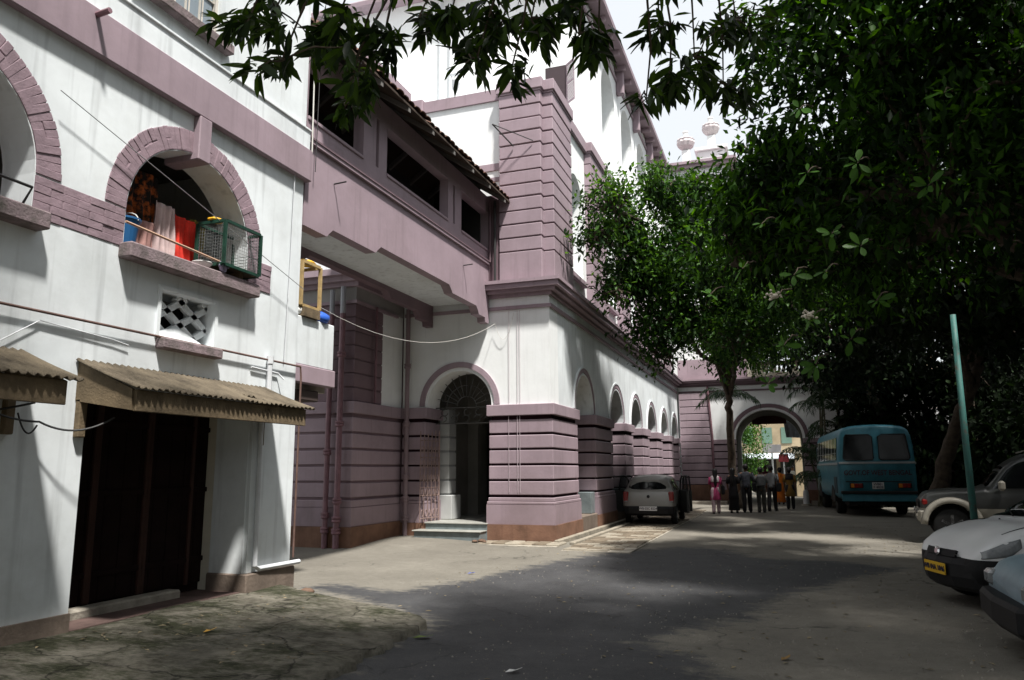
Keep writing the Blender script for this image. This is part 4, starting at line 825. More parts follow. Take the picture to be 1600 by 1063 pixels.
# ================================================================ VEHICLES
def cr(keys, xs):                     # smooth interpolation of a table of rows (first column = abscissa)
    K = np.array(keys, float); out = []
    for x in xs:
        i = int(np.clip(np.searchsorted(K[:, 0], x)-1, 0, len(K)-2)); p0, p1, p2, p3 = K[max(i-1, 0)], K[i], K[i+1], K[min(i+2, len(K)-1)]
        h = p2[0]-p1[0]; t = (x-p1[0])/h
        m1 = (p2-p0)/max(p2[0]-p0[0], 1e-6)*h; m2 = (p3-p1)/max(p3[0]-p1[0], 1e-6)*h
        r = p1[1:]*(2*t**3-3*t*t+1)+m1[1:]*(t**3-2*t*t+t)+p2[1:]*(-2*t**3+3*t*t)+m2[1:]*(t**3-t*t); out.append(np.clip(r, np.minimum(p1, p2)[1:]-.03, np.maximum(p1, p2)[1:]+.03))
    return np.array(out)
def section(r):                       # r = zb, zs, zt, wb, ws, wt : half section from the sill to the roof centre
    zb, zs, zt, wb, ws, wt = r
    P = [(0, zb), (wb*.9, zb), (wb, zb+.06), (ws+.0, zb+(zs-zb)*.45), (ws, zs-.10), (ws-.012, zs)]
    if zt-zs > .12: P += [(ws-.03, zs+.03), (wt+.03, zt-.09), (wt-.05, zt-.012), (wt*.55, zt+.012), (0, zt+.02)]
    else: P += [(ws-.02, zs+.005), (ws-.06, max(zt-.02, zs)), (wt*.8, zt), (wt*.4, zt+.008), (0, zt+.012)]
    return P
def resample(P, n):
    P = np.array(P, float)
    for _ in range(2):                # Chaikin
        Q = [P[0]]
        for a, b in zip(P[:-1], P[1:]): Q += [a*.75+b*.25, a*.25+b*.75]
        Q.append(P[-1]); P = np.array(Q)
    d = np.r_[0, np.cumsum(np.hypot(*np.diff(P, axis=0).T))]; s = np.linspace(0, d[-1], n)
    return np.stack([np.interp(s, d, P[:, 0]), np.interp(s, d, P[:, 1])], -1)
class Car:
    def __init__(s, root, keys, paint, low=None, wheels=(), R_=.29, n=70, m=30, lowz=None, cuts=()):
        s.root = root; s.keys = keys; y0, y1 = keys[0][0], keys[-1][0]; s.ys = np.linspace(y0, y1, n)
        T = cr(keys, s.ys); s.sec = [resample(section(r), m) for r in T]
        v = []; f = []; kill = []
        for k in range(n):
            for j in range(m): v.append((s.sec[k][j][0], s.ys[k], s.sec[k][j][1]))
            for j in range(m-2, 0, -1): v.append((-s.sec[k][j][0], s.ys[k], s.sec[k][j][1]))
        M = 2*m-2; V = np.array(v)
        for yw, zw in wheels:         # push vertices near the arch onto its circle
            d = np.hypot(V[:, 1]-yw, V[:, 2]-zw); side = (np.abs(V[:, 0]) > .45) & (V[:, 2] < zw+R_*1.6); RA = R_*1.22
            near = side & (np.abs(d-RA) < .035) & (d > 1e-3)
            V[near, 1] = yw+(V[near, 1]-yw)*RA/d[near]; V[near, 2] = zw+(V[near, 2]-zw)*RA/d[near]
        lowf = []; upf = []
        for k in range(n-1):
            for j in range(M):
                q = (k*M+j, k*M+(j+1) % M, (k+1)*M+(j+1) % M, (k+1)*M+j); c = V[list(q)].mean(0)
                if any(abs(c[0]) > .42 and math.hypot(c[1]-yw, c[2]-zw) < R_*1.22-.004 for yw, zw in wheels): continue
                (lowf if lowz and c[2] < lowz(c[1]) else upf).append(q)
        ends = [tuple(range(M)), tuple(range((n-1)*M, n*M))]
        for q in ends: (lowf if lowz else upf).append(q)
        import bmesh
        def mk(name, F, mt, want):
            me = bpy.data.meshes.new(name); used = sorted({i for q in F for i in q}); mp = {i: a for a, i in enumerate(used)}
            me.from_pydata(V[used].tolist(), [], [tuple(mp[i] for i in q) for q in F])
            bm = bmesh.new(); bm.from_mesh(me); bmesh.ops.recalc_face_normals(bm, faces=bm.faces)
            if lowz:
                for co, no in cuts: bmesh.ops.bisect_plane(bm, geom=bm.verts[:]+bm.edges[:]+bm.faces[:], plane_co=co, plane_no=no)
                bmesh.ops.delete(bm, geom=[f_ for f_ in bm.faces if (f_.calc_center_median().z < lowz(f_.calc_center_median().y)) != want], context='FACES')
            bm.to_mesh(me); bm.free(); me.shade_smooth(); o = obj(name, me, mt, root, True); return o
        s.body = mk('body', upf+lowf, paint, False)
        if lowz: mk('lower_body', upf+lowf, low, True)
    def x_at(s, y, z):
        k = int(np.argmin(np.abs(s.ys-y))); P = s.sec[k]; best = 0
        for a, b in zip(P[:-1], P[1:]):
            if min(a[1], b[1]) <= z <= max(a[1], b[1]) and abs(a[1]-b[1]) > 1e-6: best = max(best, a[0]+(b[0]-a[0])*(z-a[1])/(b[1]-a[1]))
        return best
    def z_at(s, x, y):
        k = int(np.argmin(np.abs(s.ys-y))); P = s.sec[k]; best = 0
        for a, b in zip(P[:-1], P[1:]):
            if min(a[0], b[0]) <= x <= max(a[0], b[0]) and abs(a[0]-b[0]) > 1e-6: best = max(best, a[1]+(b[1]-a[1])*(x-a[0])/(b[0]-a[0]))
        return best
    def side_panel(s, name, poly, mt, off=.008, sides=(1, -1), N=8, parent=None):
        # poly: bottom edge and top edge as two polylines of (y,z) with equal counts
        bot, top = poly
        for sd_ in sides:
            b = B(); rows = []
            bt = cr([(i, *q) for i, q in enumerate(bot)], np.linspace(0, len(bot)-1, N*2)); tp = cr([(i, *q) for i, q in enumerate(top)], np.linspace(0, len(top)-1, N*2))
            for a, c in zip(bt, tp): rows.append([(sd_*(s.x_at(*(a+(c-a)*t))+off), *(a+(c-a)*t)) for t in np.linspace(0, 1, 7)])
            b.loft(rows, False, False); obj(name, b, mt, parent or s.root, parent is None, True)
    def top_panel(s, name, y0, y1, w0, w1, mt, off=.01, N=10):
        b = B(); rows = []
        for t in np.linspace(0, 1, N):
            y = y0+(y1-y0)*t; w = w0+(w1-w0)*t; rows.append([(x, y, s.z_at(abs(x), y)+off) for x in np.linspace(-w, w, 15)])
        b.loft(rows, False, False); return obj(name, b, mt, s.root, True, True)
def wheel(root, x, y, z, r=.29, w=.17, rim=None, spokes=6):
    o = obj('wheel', B().lathe([(r*.62, -w/2), (r*.92, -w/2), (r, -w*.36), (r, w*.36), (r*.92, w/2), (r*.62, w/2)], n=28), BLACK, root, True, True, loc=Matrix.Translation((x, y, z)) @ Matrix.Rotation(R(90), 4, 'Y'))
    rm = rim or mat('silver_rim', (.45, .45, .45), .35, .1, 5, 0, 1, .5, .8)
    b = B().lathe([(r*.64, -w*.47), (r*.66, -w*.5), (r*.60, -w*.42), (r*.12, -w*.36), (r*.10, w*.36), (r*.60, w*.42), (r*.66, w*.5), (r*.64, w*.47)], n=24)
    h = bpy.data.objects.new('rim', b.mesh('rim', True)); h.data.materials.append(rm); COL.objects.link(h); h.parent = o
    for zz in (-w*.5, w*.46):
      b = B().lathe([(r*.14, zz-.004), (r*.15, zz+w*.03), (r*.1, zz+w*.06)], n=12)
      for k in range(spokes):
        a = 2*math.pi*k/spokes; b.loft([[(rr*math.cos(a)-t*math.sin(a), rr*math.sin(a)+t*math.cos(a), zz+dz) for t, dz in ((-wd, 0), (wd, 0), (wd, w*.05), (-wd, w*.05))] for rr, wd in ((r*.1, r*.09), (r*.62, r*.07))])
      h = bpy.data.objects.new('spokes', b.mesh('spokes')); h.data.materials.append(rm); COL.objects.link(h); h.parent = o
    return o
def letters(text, size, mt, parent, mtx, name='lettering', bold=.0, local=True, align='CENTER'):
    c = bpy.data.curves.new(name, 'FONT'); c.body = text; c.size = size; c.align_x = align; c.align_y = 'CENTER'; c.extrude = .003; c.offset = bold
    t = bpy.data.objects.new('tmp', c); me = bpy.data.meshes.new_from_object(t); bpy.data.objects.remove(t); me.name = name; me.materials.clear(); me.materials.append(mt)
    o = bpy.data.objects.new(name, me); COL.objects.link(o); o.parent = parent; o.matrix_basis = mtx; return o
def wells(root, ws, R_, hw):
    for yw, zw in ws:
        for sd_ in (1, -1):
            x0, x1 = sorted((sd_*(hw-.32), sd_*(hw-.015))); b = B(); P = arcpts(yw, R_*1.20, zw-.02, None, 16)
            b.loft([[(x, y, z) for x in (x0, x1)] for y, z in P], False, False); obj('wheel_well', b, BLACK, root, True)
            obj('wheel_well', B().q(*[(sd_*(hw-.31), y, z) for y, z in P]), BLACK, root, True)
REDL = mat('red_lamp', (.20, .010, .008), .15, .3, 12, 0, 1, .6); AMB = mat('amber_lamp', (.55, .18, .02), .2); CLR = mat('clear_lamp', (.20, .21, .215), .08, .3, 14, 0, 1, .7)
# local axes: +Y is the front of the vehicle.   keys: y, zb, zs, zt, wb, ws, wt
# ---- small silver hatchback with its doors open
SC = thing('hatchback', 'small silver hatchback with its doors swung open, standing by the arcade', 'car', (-3.80, 23.75, .04), R(2))
SILV = mat('silver_paint', (.23, .222, .205), .3, .06, 4, 0, 1, .5, .35)
kk = [(-1.75, .36, .52, .58, .60, .66, .62), (-1.70, .28, .84, .90, .66, .72, .66), (-1.62, .25, .90, 1.00, .68, .735, .64), (-1.40, .24, .88, 1.31, .69, .74, .54), (-.9, .22, .88, 1.37, .70, .74, .55), (0, .22, .87, 1.37, .70, .74, .55), (.45, .22, .86, 1.30, .70, .74, .53), (.95, .22, .86, .93, .70, .735, .62), (1.45, .24, .80, .86, .68, .71, .6), (1.70, .30, .66, .70, .60, .64, .5)]
ws = [(-1.12, .26), (1.12, .26)]
C1 = Car(SC, kk, SILV, PLAS, ws, .27, 80, 34, lambda y: .52 if y < -1.12 else .27, [((0, 0, .52), (0, 0, 1)), ((0, -1.12, 0), (0, 1, 0)), ((0, 0, .27), (0, 0, 1))])
wells(SC, ws, .27, .735)
for yw, zw in ws:
    for sx in (-1, 1): wheel(SC, sx*.655, yw, zw, .262, .16)
# rear screen follows the tailgate between belt and roof
b = B(); rows = []
for t in np.linspace(0, 1, 9):
    z = .955+.295*t; yb = np.interp(z, [.93, 1.0, 1.31], [-1.665, -1.635, -1.415])-.014; hw = .595-.095*t
    rows.append([(x, yb+.05*(abs(x)/.6)**3, z) for x in np.linspace(-hw, hw, 13)])
b.loft(rows, False, False); obj('rear_window', b, GLASS, SC, True, True)
C1.side_panel('side_window', ([(-.95, .95), (-.5, .945), (.05, .94)], [(-.9, 1.26), (-.5, 1.28), (.05, 1.28)]), GLASS); C1.side_panel('side_window', ([(-1.38, .97), (-1.2, .965), (-1.02, .96)], [(-1.25, 1.15), (-1.15, 1.21), (-1.0, 1.24)]), GLASS)
obj('cabin', B().box(-.55, .55, -1.0, .4, .5, .9), PLAS, SC, True)
for sx in (-1, 1): obj('tail_lamp', B().chbox(min(sx*.56, sx*.715), max(sx*.56, sx*.715), -1.735, -1.60, .60, .93, .03), REDL, SC, True); obj('reverse_lamp', B().chbox(min(sx*.58, sx*.70), max(sx*.58, sx*.70), -1.742, -1.66, .62, .68, .015), CLR, SC, True)
obj('rear_bumper', B().loft([[(-.68, y2, z), (-.55, y2-.05, z), (0, y2-.07, z), (.55, y2-.05, z), (.68, y2, z), (.68, -1.5, z), (-.68, -1.5, z)] for z, y2 in ((.26, -1.70), (.32, -1.76), (.46, -1.77), (.51, -1.73))]), PLAS, SC, True)
pt = obj('number_plate', B().chbox(-.25, .25, -1.855, -1.838, .40, .52, .004), mat('plate_white', (.78, .78, .80), .4), SC, True)
letters('WB-02C 8224', .085, mat('plate_ink', (.02, .02, .05), .5), SC, Matrix.Translation((0, -1.858, .46)) @ Matrix.Rotation(R(90), 4, 'X'), 'plate_lettering', .001)
obj('badge', B().lathe([(.04, 0), (.045, .006), (.03, .012)], n=14), PLAS, SC, True, loc=Matrix.Translation((0, -1.735, .79)) @ Matrix.Rotation(R(90), 4, 'X'))
obj('seat', B().chbox(-.5, -.08, -.2, .0, .55, 1.15, .04).chbox(.08, .5, -.2, 0, .55, 1.15, .04), mat('seat_fabric', (.10, .10, .10), .9), SC, True)
def door(sx, yh, ang, L, nm):
    d = B(); prof = [(0, .30), (-L, .30), (-L-.02, .6), (-L, .93), (0, .93)]
    d.prism(prof, lambda u, dd, z: (dd, u, z), -.03, .03)
    o = obj('door', d, mat('door_inner_trim', (.05, .05, .048), .6), SC, True, loc=Matrix.Translation((sx*.735, yh, 0)) @ Matrix.Rotation(sx*R(ang), 4, 'Z'))
    f = B().tube([(0, -.02, .93), (0, -.12, 1.25), (0, -.3, 1.36), (0, -L+.12, 1.34), (0, -L, .93)], .022, 6); fo = bpy.data.objects.new('window_frame', f.mesh('window_frame')); fo.data.materials.append(PLAS); COL.objects.link(fo); fo.parent = o
    gq = B().q((0, -.03, .93), (0, -.13, 1.24), (0, -.3, 1.35), (0, -L+.13, 1.33), (0, -L+.01, .93)); go = bpy.data.objects.new('window_glass', gq.mesh('window_glass')); go.data.materials.append(GLASSC); COL.objects.link(go); go.parent = o
    sk = B().prism(prof, lambda u, dd, z: (dd, u, z), .031*sx if sx > 0 else -.038, .038 if sx > 0 else -.031); so = bpy.data.objects.new('outer_skin', sk.mesh('outer_skin')); so.data.materials.append(SILV); COL.objects.link(so); so.parent = o
door(1, -.08, 20, .86, ''); door(-1, -.08, 34, .86, ''); door(1, .86, 20, .9, ''); door(-1, .86, 26, .9, '')
# ---- white hatchback taxi, nose towards the lane
WC = thing('hatchback', 'white hatchback with black bumper and yellow number plate parked nose out', 'car', (3.46, 11.1, 0), R(106))
WH = mat('white_car_paint', (.70, .70, .70), .25, .06, 2, 0, 1, .5)
kw = [(-1.85, .36, .6, .66, .6, .66, .6), (-1.75, .26, .92, 1.0, .68, .76, .66), (-1.45, .22, .94, 1.42, .7, .80, .58), (-.6, .2, .93, 1.48, .72, .82, .60), (.0, .2, .91, 1.46, .72, .82, .6), (.35, .2, .90, 1.30, .72, .82, .60), (.85, .2, .89, .985, .72, .815, .66), (1.2, .22, .84, .93, .72, .80, .64), (1.52, .24, .76, .83, .70, .77, .60), (1.72, .26, .66, .70, .64, .70, .5), (1.80, .30, .56, .60, .55, .60, .42), (1.83, .34, .5, .52, .45, .5, .35)]
ws = [(-1.15, .28), (1.20, .28)]
C2 = Car(WC, kw, WH, PLAS, ws, .29, 90, 34, lambda y: .575 if y > 1.2 else .25, [((0, 0, .575), (0, 0, 1)), ((0, 1.2, 0), (0, 1, 0)), ((0, 0, .25), (0, 0, 1))])
wells(WC, ws, .29, .80)
for yw, zw in ws:
    for sx in (-1, 1): wheel(WC, sx*.70, yw, zw, .285, .17)
C2.top_panel('windscreen', .40, .84, .56, .66, GLASS, .012)
obj('wiper', B().tube([(.1, .90, C2.z_at(.1, .86)+.03), (.5, .72, C2.z_at(.5, .7)+.03)], .008, 5), PLAS, WC, True)
C2.side_panel('side_window', ([(-.5, .98), (-.0, .975), (.42, .97), (.70, .965)], [(-.5, 1.37), (-.0, 1.37), (.15, 1.35), (.35, 1.20)]), GLASS); C2.side_panel('side_window', ([(-1.4, .99), (-1.0, .985), (-.58, .98)], [(-1.25, 1.30), (-1.0, 1.36), (-.58, 1.37)]), GLASS)
for sx in (-1, 1):
    b = B(); rows = []
    for t in np.linspace(0, 1, 10):
        y = 1.34+.43*t; xo = None; r = []
        zt_, zb_ = np.interp(t, [0, .35, 1], [.815, .775, .645]), np.interp(t, [0, .3, 1], [.72, .62, .583])
        for u in np.linspace(0, 1, 6): z = zb_+(zt_-zb_)*u; r.append((sx*(C2.x_at(y, z)+.006), y, z))
        rows.append(r)
    b.loft(rows, False, False); o = obj('headlight', b, CLR, WC, True, True); o.modifiers.new('t', 'SOLIDIFY').thickness = .012
b = B()
for k in range(4): b.tube([(-.30, 1.80+.02-.01*k, .565+.022*k), (0, 1.835+.02-.012*k, .565+.022*k), (.30, 1.80+.02-.01*k, .565+.022*k)], .009, 6)
obj('grille', b, PLAS, WC, True)
obj('bumper', B().loft([[(-.76, 1.30, z), (-.74, 1.55+d, z), (-.58, 1.80+d, z), (-.3, 1.89+d, z), (0, 1.915+d, z), (.3, 1.89+d, z), (.58, 1.80+d, z), (.74, 1.55+d, z), (.76, 1.30, z), (.5, 1.2, z), (-.5, 1.2, z)] for z, d in ((.20, -.10), (.25, -.03), (.36, .0), (.50, .0), (.56, -.03), (.58, -.06))]), PLAS, WC, True, False)
obj('number_plate', B().chbox(-.25, .25, 1.918, 1.932, .36, .49, .004), mat('plate_yellow', (.60, .36, .02), .5), WC, True)
letters('WB 04A 1846', .085, mat('plate_ink', (.02,)*3), WC, Matrix.Translation((0, 1.936, .425)) @ Matrix.Rotation(R(180), 4, 'Z') @ Matrix.Rotation(R(90), 4, 'X'), 'plate_lettering', .001)
obj('grille_panel', B().loft([[(x, 1.845-.28*x*x+d, z) for x in np.linspace(-.34, .34, 9)] for z, d in ((.575, .035), (.61, .025), (.65, .005))], False, False), PLAS, WC, True, True); obj('emblem', B().lathe([(.05, 0), (.055, .01), (.03, .02)], n=16, sx=1.2), CHROME, WC, True, loc=Matrix.Translation((0, 1.875, .615)) @ Matrix.Rotation(R(-80), 4, 'X'))
obj('washer_nozzle', B().lathe([(.012, 0), (.01, .015)], n=8), PLAS, WC, True, loc=(.25, .98, C2.z_at(.25, .98)))
for sx in (-1, 1): obj('wing_mirror', B().chbox(min(sx*.83, sx*.98), max(sx*.83, sx*.98), .42, .52, .93, 1.06, .03), PLAS, WC, True)
for sx in (-1, 1): obj('bonnet_gap', B().tube([(sx*.62, y, C2.z_at(.62, y)+.003) for y in np.linspace(.9, 1.45, 8)], .005, 4), PLAS, WC, True)
# ---- dark SUV with silver cladding behind it
SU = thing('sport_utility_vehicle', 'dark two-tone SUV with pale flared arches parked behind the green pole', 'car', (4.85, 19.3, 0), R(84))
DK = mat('charcoal_paint', (.035, .036, .034), .3, .08, 3, 0, 1, .5); CLD = mat('champagne_cladding', (.30, .28, .235), .4, .1, 4)
ks = [(-2.1, .45, .95, 1.0, .72, .80, .72), (-2.0, .42, 1.10, 1.80, .78, .88, .70), (-1.2, .40, 1.10, 1.88, .80, .90, .70), (.0, .40, 1.10, 1.86, .8, .90, .70), (.45, .40, 1.10, 1.62, .8, .90, .70), (.85, .40, 1.08, 1.20, .8, .89, .74), (1.5, .42, 1.03, 1.13, .78, .86, .74), (1.95, .46, .97, 1.06, .76, .84, .72), (2.08, .5, .88, .93, .70, .78, .64)]
ws = [(-1.30, .38), (1.52, .38)]
C3 = Car(SU, ks, DK, CLD, ws, .38, 90, 34, lambda y: .74, [((0, 0, .74), (0, 0, 1))])
wells(SU, ws, .38, .89)
for yw, zw in ws:
    for sx in (-1, 1):
        wheel(SU, sx*.78, yw, zw, .37, .22, None, 6)
        b = B()
        b.loft([[(sx*(.86 if abs(a-math.pi/2) < 9 else .86), yw-r_*math.cos(a), zw+r_*math.sin(a)) for r_ in ()] or [(sx*x, yw-rr*math.cos(a), zw+rr*math.sin(a)) for x, rr in ((.88, .60), (.955, .57), (.965, .47), (.90, .465))] for a in np.linspace(.05, math.pi-.05, 16)])
        obj('flared_arch', b, CLD, SU, True, True)
C3.side_panel('side_window', ([(-.35, 1.17), (.1, 1.165), (.5, 1.16), (.72, 1.16)], [(-.35, 1.72), (.0, 1.72), (.22, 1.68), (.42, 1.55)]), GLASS); C3.side_panel('side_window', ([(-1.2, 1.17), (-.8, 1.17), (-.43, 1.17)], [(-1.15, 1.73), (-.8, 1.73), (-.43, 1.73)]), GLASS); C3.side_panel('side_window', ([(-1.92, 1.2), (-1.6, 1.18), (-1.28, 1.17)], [(-1.82, 1.70), (-1.6, 1.72), (-1.24, 1.73)]), GLASS)
C3.top_panel('windscreen', .48, .84, .58, .68, GLASS, .012)
for sx in (-1, 1):
    obj('wing_mirror', B().chbox(min(sx*.92, sx*1.10), max(sx*.92, sx*1.10), .52, .64, 1.12, 1.32, .04), CLD, SU, True)
    obj('indicator', B().chbox(min(sx*.70, sx*.84), max(sx*.70, sx*.84), 1.93, 2.06, .80, .93, .03), REDL, SU, True); obj('fog_lamp', B().lathe([(.08, 0), (.10, .03), (.07, .06)], n=14), CHROME, SU, True, loc=Matrix.Translation((sx*.62, 2.12, .62)) @ Matrix.Rotation(R(-90), 4, 'X'))
    obj('door_handle', B().chbox(min(sx*.90, sx*.925), max(sx*.90, sx*.925), -.25, -.08, 1.0, 1.03, .006), PLAS, SU, True); obj('door_gap', B().box(min(sx*.893, sx*.904), max(sx*.893, sx*.904), -.398, -.39, .76, 1.1), BLACK, SU, True); obj('running_board', B().chbox(min(sx*.80, sx*.97), max(sx*.80, sx*.97), -.8, .85, .36, .43, .02), PLAS, SU, True)
    obj('roof_rail', B().tube([(sx*.62, .05, 1.90), (sx*.62, -.1, 1.95), (sx*.62, -1.7, 1.95), (sx*.62, -1.85, 1.9)], .018, 6), CLD, SU, True)
obj('bumper', B().chbox(-.82, .82, 1.94, 2.16, .42, .72, .06), CLD, SU, True); obj('grille', B().chbox(-.42, .42, 2.06, 2.13, .74, .90, .015), PLAS, SU, True)
# ---- pale blue saloon, front wing
BC = thing('saloon_car', 'weathered pale blue car with black bumper beside the white hatchback', 'car', (3.76, 7.85, 0), R(90))
PB = mat('pale_blue_paint', (.19, .26, .30), .38, .2, 3, 0, 1, .5)
kb_ = [(-2.0, .4, .7, .74, .6, .70, .6), (-1.9, .3, .85, .90, .7, .80, .7), (-1.2, .24, .88, .98, .72, .82, .66), (-.8, .22, .88, 1.36, .72, .82, .56), (.1, .22, .87, 1.40, .72, .82, .58), (.5, .22, .86, 1.2, .72, .82, .6), (.85, .22, .84, .92, .72, .81, .66), (1.5, .24, .78, .85, .7, .79, .66), (1.9, .28, .70, .76, .66, .74, .62), (2.02, .36, .58, .62, .6, .68, .5)]
ws = [(-1.3, .28), (1.25, .28)]
C4 = Car(BC, kb_, PB, PLAS, ws, .29, 80, 32, lambda y: .50 if y > 1.25 else .28, [((0, 0, .5), (0, 0, 1)), ((0, 1.25, 0), (0, 1, 0)), ((0, 0, .28), (0, 0, 1))])
wells(BC, ws, .29, .80)
for yw, zw in ws:
    for sx in (-1, 1): wheel(BC, sx*.70, yw, zw, .285, .17)
C4.side_panel('side_window', ([(-.7, .93), (0, .925), (.6, .92)], [(-.6, 1.27), (0, 1.30), (.3, 1.2)]), GLASS); C4.top_panel('windscreen', .5, .84, .56, .66, GLASS, .012)
for sx in (-1, 1):
    obj('headlight', B().chbox(min(sx*.50, sx*.72), max(sx*.50, sx*.72), 1.93, 2.05, .52, .66, .03), CLR, BC, True); obj('indicator', B().chbox(min(sx*.725, sx*.765), max(sx*.725, sx*.765), 1.80, 1.96, .53, .66, .015), CLR, BC, True)
obj('bumper', B().loft([[(-.80, 1.62, z), (-.79, 1.95+d, z), (-.6, 2.12+d, z), (0, 2.16+d, z), (.6, 2.12+d, z), (.79, 1.95+d, z), (.80, 1.62, z), (.5, 1.5, z), (-.5, 1.5, z)] for z, d in ((.24, -.06), (.30, 0), (.46, 0), (.50, -.03))]), PLAS, BC, True)
# ---- far white saloon seen between bus and tree
FC = thing('saloon_car', 'white old-fashioned saloon standing far off behind the bus', 'car', (7.6, 41, .1), R(97))
C5 = Car(FC, [(-2.1, .4, .7, .74, .6, .70, .6), (-1.9, .3, .92, .98, .7, .80, .7), (-1.1, .26, .95, 1.12, .72, .82, .62), (-.7, .24, .95, 1.5, .72, .82, .56), (.2, .24, .94, 1.54, .72, .82, .58), (.6, .24, .94, 1.3, .72, .82, .6), (.9, .24, .94, 1.04, .72, .81, .6), (1.6, .26, .86, .98, .7, .78, .5), (2.0, .3, .72, .78, .6, .7, .4)], WH, PLAS, [(-1.3, .32), (1.3, .32)], .32, 60, 28)
for yw in (-1.3, 1.3):
    for sx in (-1, 1): wheel(FC, sx*.70, yw, .32, .31, .17)
C5.side_panel('side_window', ([(-.65, 1.0), (0, 1.0), (.68, 1.0)], [(-.55, 1.40), (0, 1.42), (.35, 1.36)]), GLASS); obj('bumper', B().tube([(-.75, 1.95, .5), (-.4, 2.12, .5), (.4, 2.12, .5), (.75, 1.95, .5)], .05, 8), CHROME, FC, True)
for sx in (-1, 1): obj('headlight', B().lathe([(.11, 0), (.12, .05), (.05, .09)], n=14), CLR, FC, True, loc=Matrix.Translation((sx*.55, 1.93, .74)) @ Matrix.Rotation(R(-90), 4, 'X'))
# ---- blue government bus, tail towards us.  local: rear face at y=0, +Y forward
BU = thing('bus', 'blue government bus parked with its tail to the lane', 'bus', (2.86, 28.2, 0), R(3.2))
BB = mat('bus_blue_paint', (.040, .185, .245), .42, .25, 2.5, 0, 1, .45, streak=.2); BS = mat('bus_grey_band', (.32, .35, .36), .5, .15, 4)
HWB, LB = 1.2, 7.6
def bsec(y, inset=0., drop=0.):
    h = HWB-inset; P = [(h-.04, .55), (h, .62), (h, 1.75), (h-.03, 2.3), (h-.09, 2.75), (h-.22, 2.95-drop), (h*.5, 3.03-drop), (0, 3.05-drop)]
    P = [tuple(q) for q in resample([(0, .55)]+P, 26)]; return [(x, y, z) for x, z in P]+[(-x, y, z) for x, z in P[::-1][1:-1]]
rings = [bsec(0, .10, .10), bsec(.05, .03, .05), bsec(.16, .0, .01)]+[bsec(y) for y in np.linspace(.4, LB-.3, 14)]+[bsec(LB-.1, .04, .06), bsec(LB, .14, .2)]
obj('body', B().loft(rings), BB, BU, True, True)
for x0, x1 in ((-1.02, -.09), (.09, 1.02)):
    b = B(); q = [(x0+.06, 1.86), (x1-.03, 1.86), (x1, 1.92), (x1-(.0 if x1 < 0 else .08), 2.62), (x1-.10, 2.70), (x0+.12, 2.70), (x0+(.0 if x0 > 0 else .08), 2.62), (x0, 1.92)]
    wn_ = obj('rear_window', b.prism(q, lambda u, d, z: (u, d, z), -.012, .0), GLASSB, BU, True)
    gk = B().tube([(u, -.012, z) for u, z in q]+[(q[0][0], -.012, q[0][1])], .022, 6); go = bpy.data.objects.new('gasket', gk.mesh('gasket')); go.data.materials.append(BLACK); COL.objects.link(go); go.parent = wn_
obj('belt_strip', B().chbox(-1.17, 1.17, -.02, .02, 1.73, 1.80, .008), BS, BU, True)
for sx in (-1, 1): obj('belt_strip', B().chbox(min(sx*1.19, sx*1.215), max(sx*1.19, sx*1.215), .1, 7.2, 1.70, 1.78, .006), BS, BU, True)
for sx in (-1, 1):
    for k in range(7):
        y0 = .35+k*.95; P = [(y0, 1.86), (y0+.82, 1.86), (y0+.82, 2.62), (y0, 2.62)]
        wd = obj('side_window', B().loft([[(sx*(1.206 if z < 2 else 1.152), y, z), (sx*(1.216 if z < 2 else 1.162), y, z)] for y, z in P+[P[0]]], False, False), BLACK, BU, True)
        gq = B().q(*[(sx*(1.209 if z < 2 else 1.156), y, z) for y, z in P]); go = bpy.data.objects.new('pane', gq.mesh('pane')); go.data.materials.append(GLASSB); COL.objects.link(go); go.parent = wd
        br = B(); br.tube([(sx*1.206, y0+.41, 1.86), (sx*1.155, y0+.41, 2.62)], .015, 5); br.tube([(sx*1.195, y0, 2.1), (sx*1.195, y0+.82, 2.1)], .01, 5); go = bpy.data.objects.new('bar', br.mesh('bar')); go.data.materials.append(BS); COL.objects.link(go); go.parent = wd
letters('GOVT.OF WEST BENGAL', .225, mat('bus_lettering_paint', (.055, .02, .03), .6), BU, Matrix.Translation((0, -.004, 1.43)) @ Matrix.Rotation(R(90), 4, 'X') @ Matrix.Diagonal((.82, 1, 1, 1)), 'lettering', .004)
obj('tail_panel', B().chbox(-1.0, 1.0, -.022, .02, 1.13, 1.16, .006), BLACK, BU, True)
for x0 in (-.88, .58): 
    lp = obj('tail_lamp', B().chbox(x0, x0+.42, -.03, .02, .93, 1.10, .01), PLAS, BU, True)
    for j, m_ in enumerate((AMB, REDL, REDL)): go = bpy.data.objects.new('lens', B().chbox(x0+.03+j*.125, x0+.14+j*.125, -.042, -.028, .95, 1.08, .008).mesh('lens')); go.data.materials.append(m_); COL.objects.link(go); go.parent = lp
obj('number_plate', B().chbox(-.19, .17, -.028, .0, .90, 1.12, .006), mat('bus_plate', (.48, .48, .47), .5), BU, True)
for tx, zz in (('WB01', 1.062), ('F 4028', .962)): letters(tx, .11, mat('plate_ink', (.02,)*3), BU, Matrix.Translation((-.01, -.031, zz)) @ Matrix.Rotation(R(90), 4, 'X'), 'plate_lettering', .002)
obj('rear_bumper', B().chbox(-1.17, 1.17, -.10, .03, .74, .84, .02), BLACK, BU, True); obj('skirt', B().chbox(-1.14, 1.14, -.05, .04, .50, .735, .02), BB, BU, True)
for yw in (1.9, 6.3):
    for sx in (-1, 1):
        wheel(BU, sx*.98, yw, .42, .42, .28, mat('bus_rim', (.12, .13, .13), .6)); b = B(); P = arcpts(yw, .55, .45, None, 16)
        obj('wheel_arch', B().prism(P, lambda u, d, z: (sx*(1.2+d), u, z), -.35, .012), BLACK, BU, True)
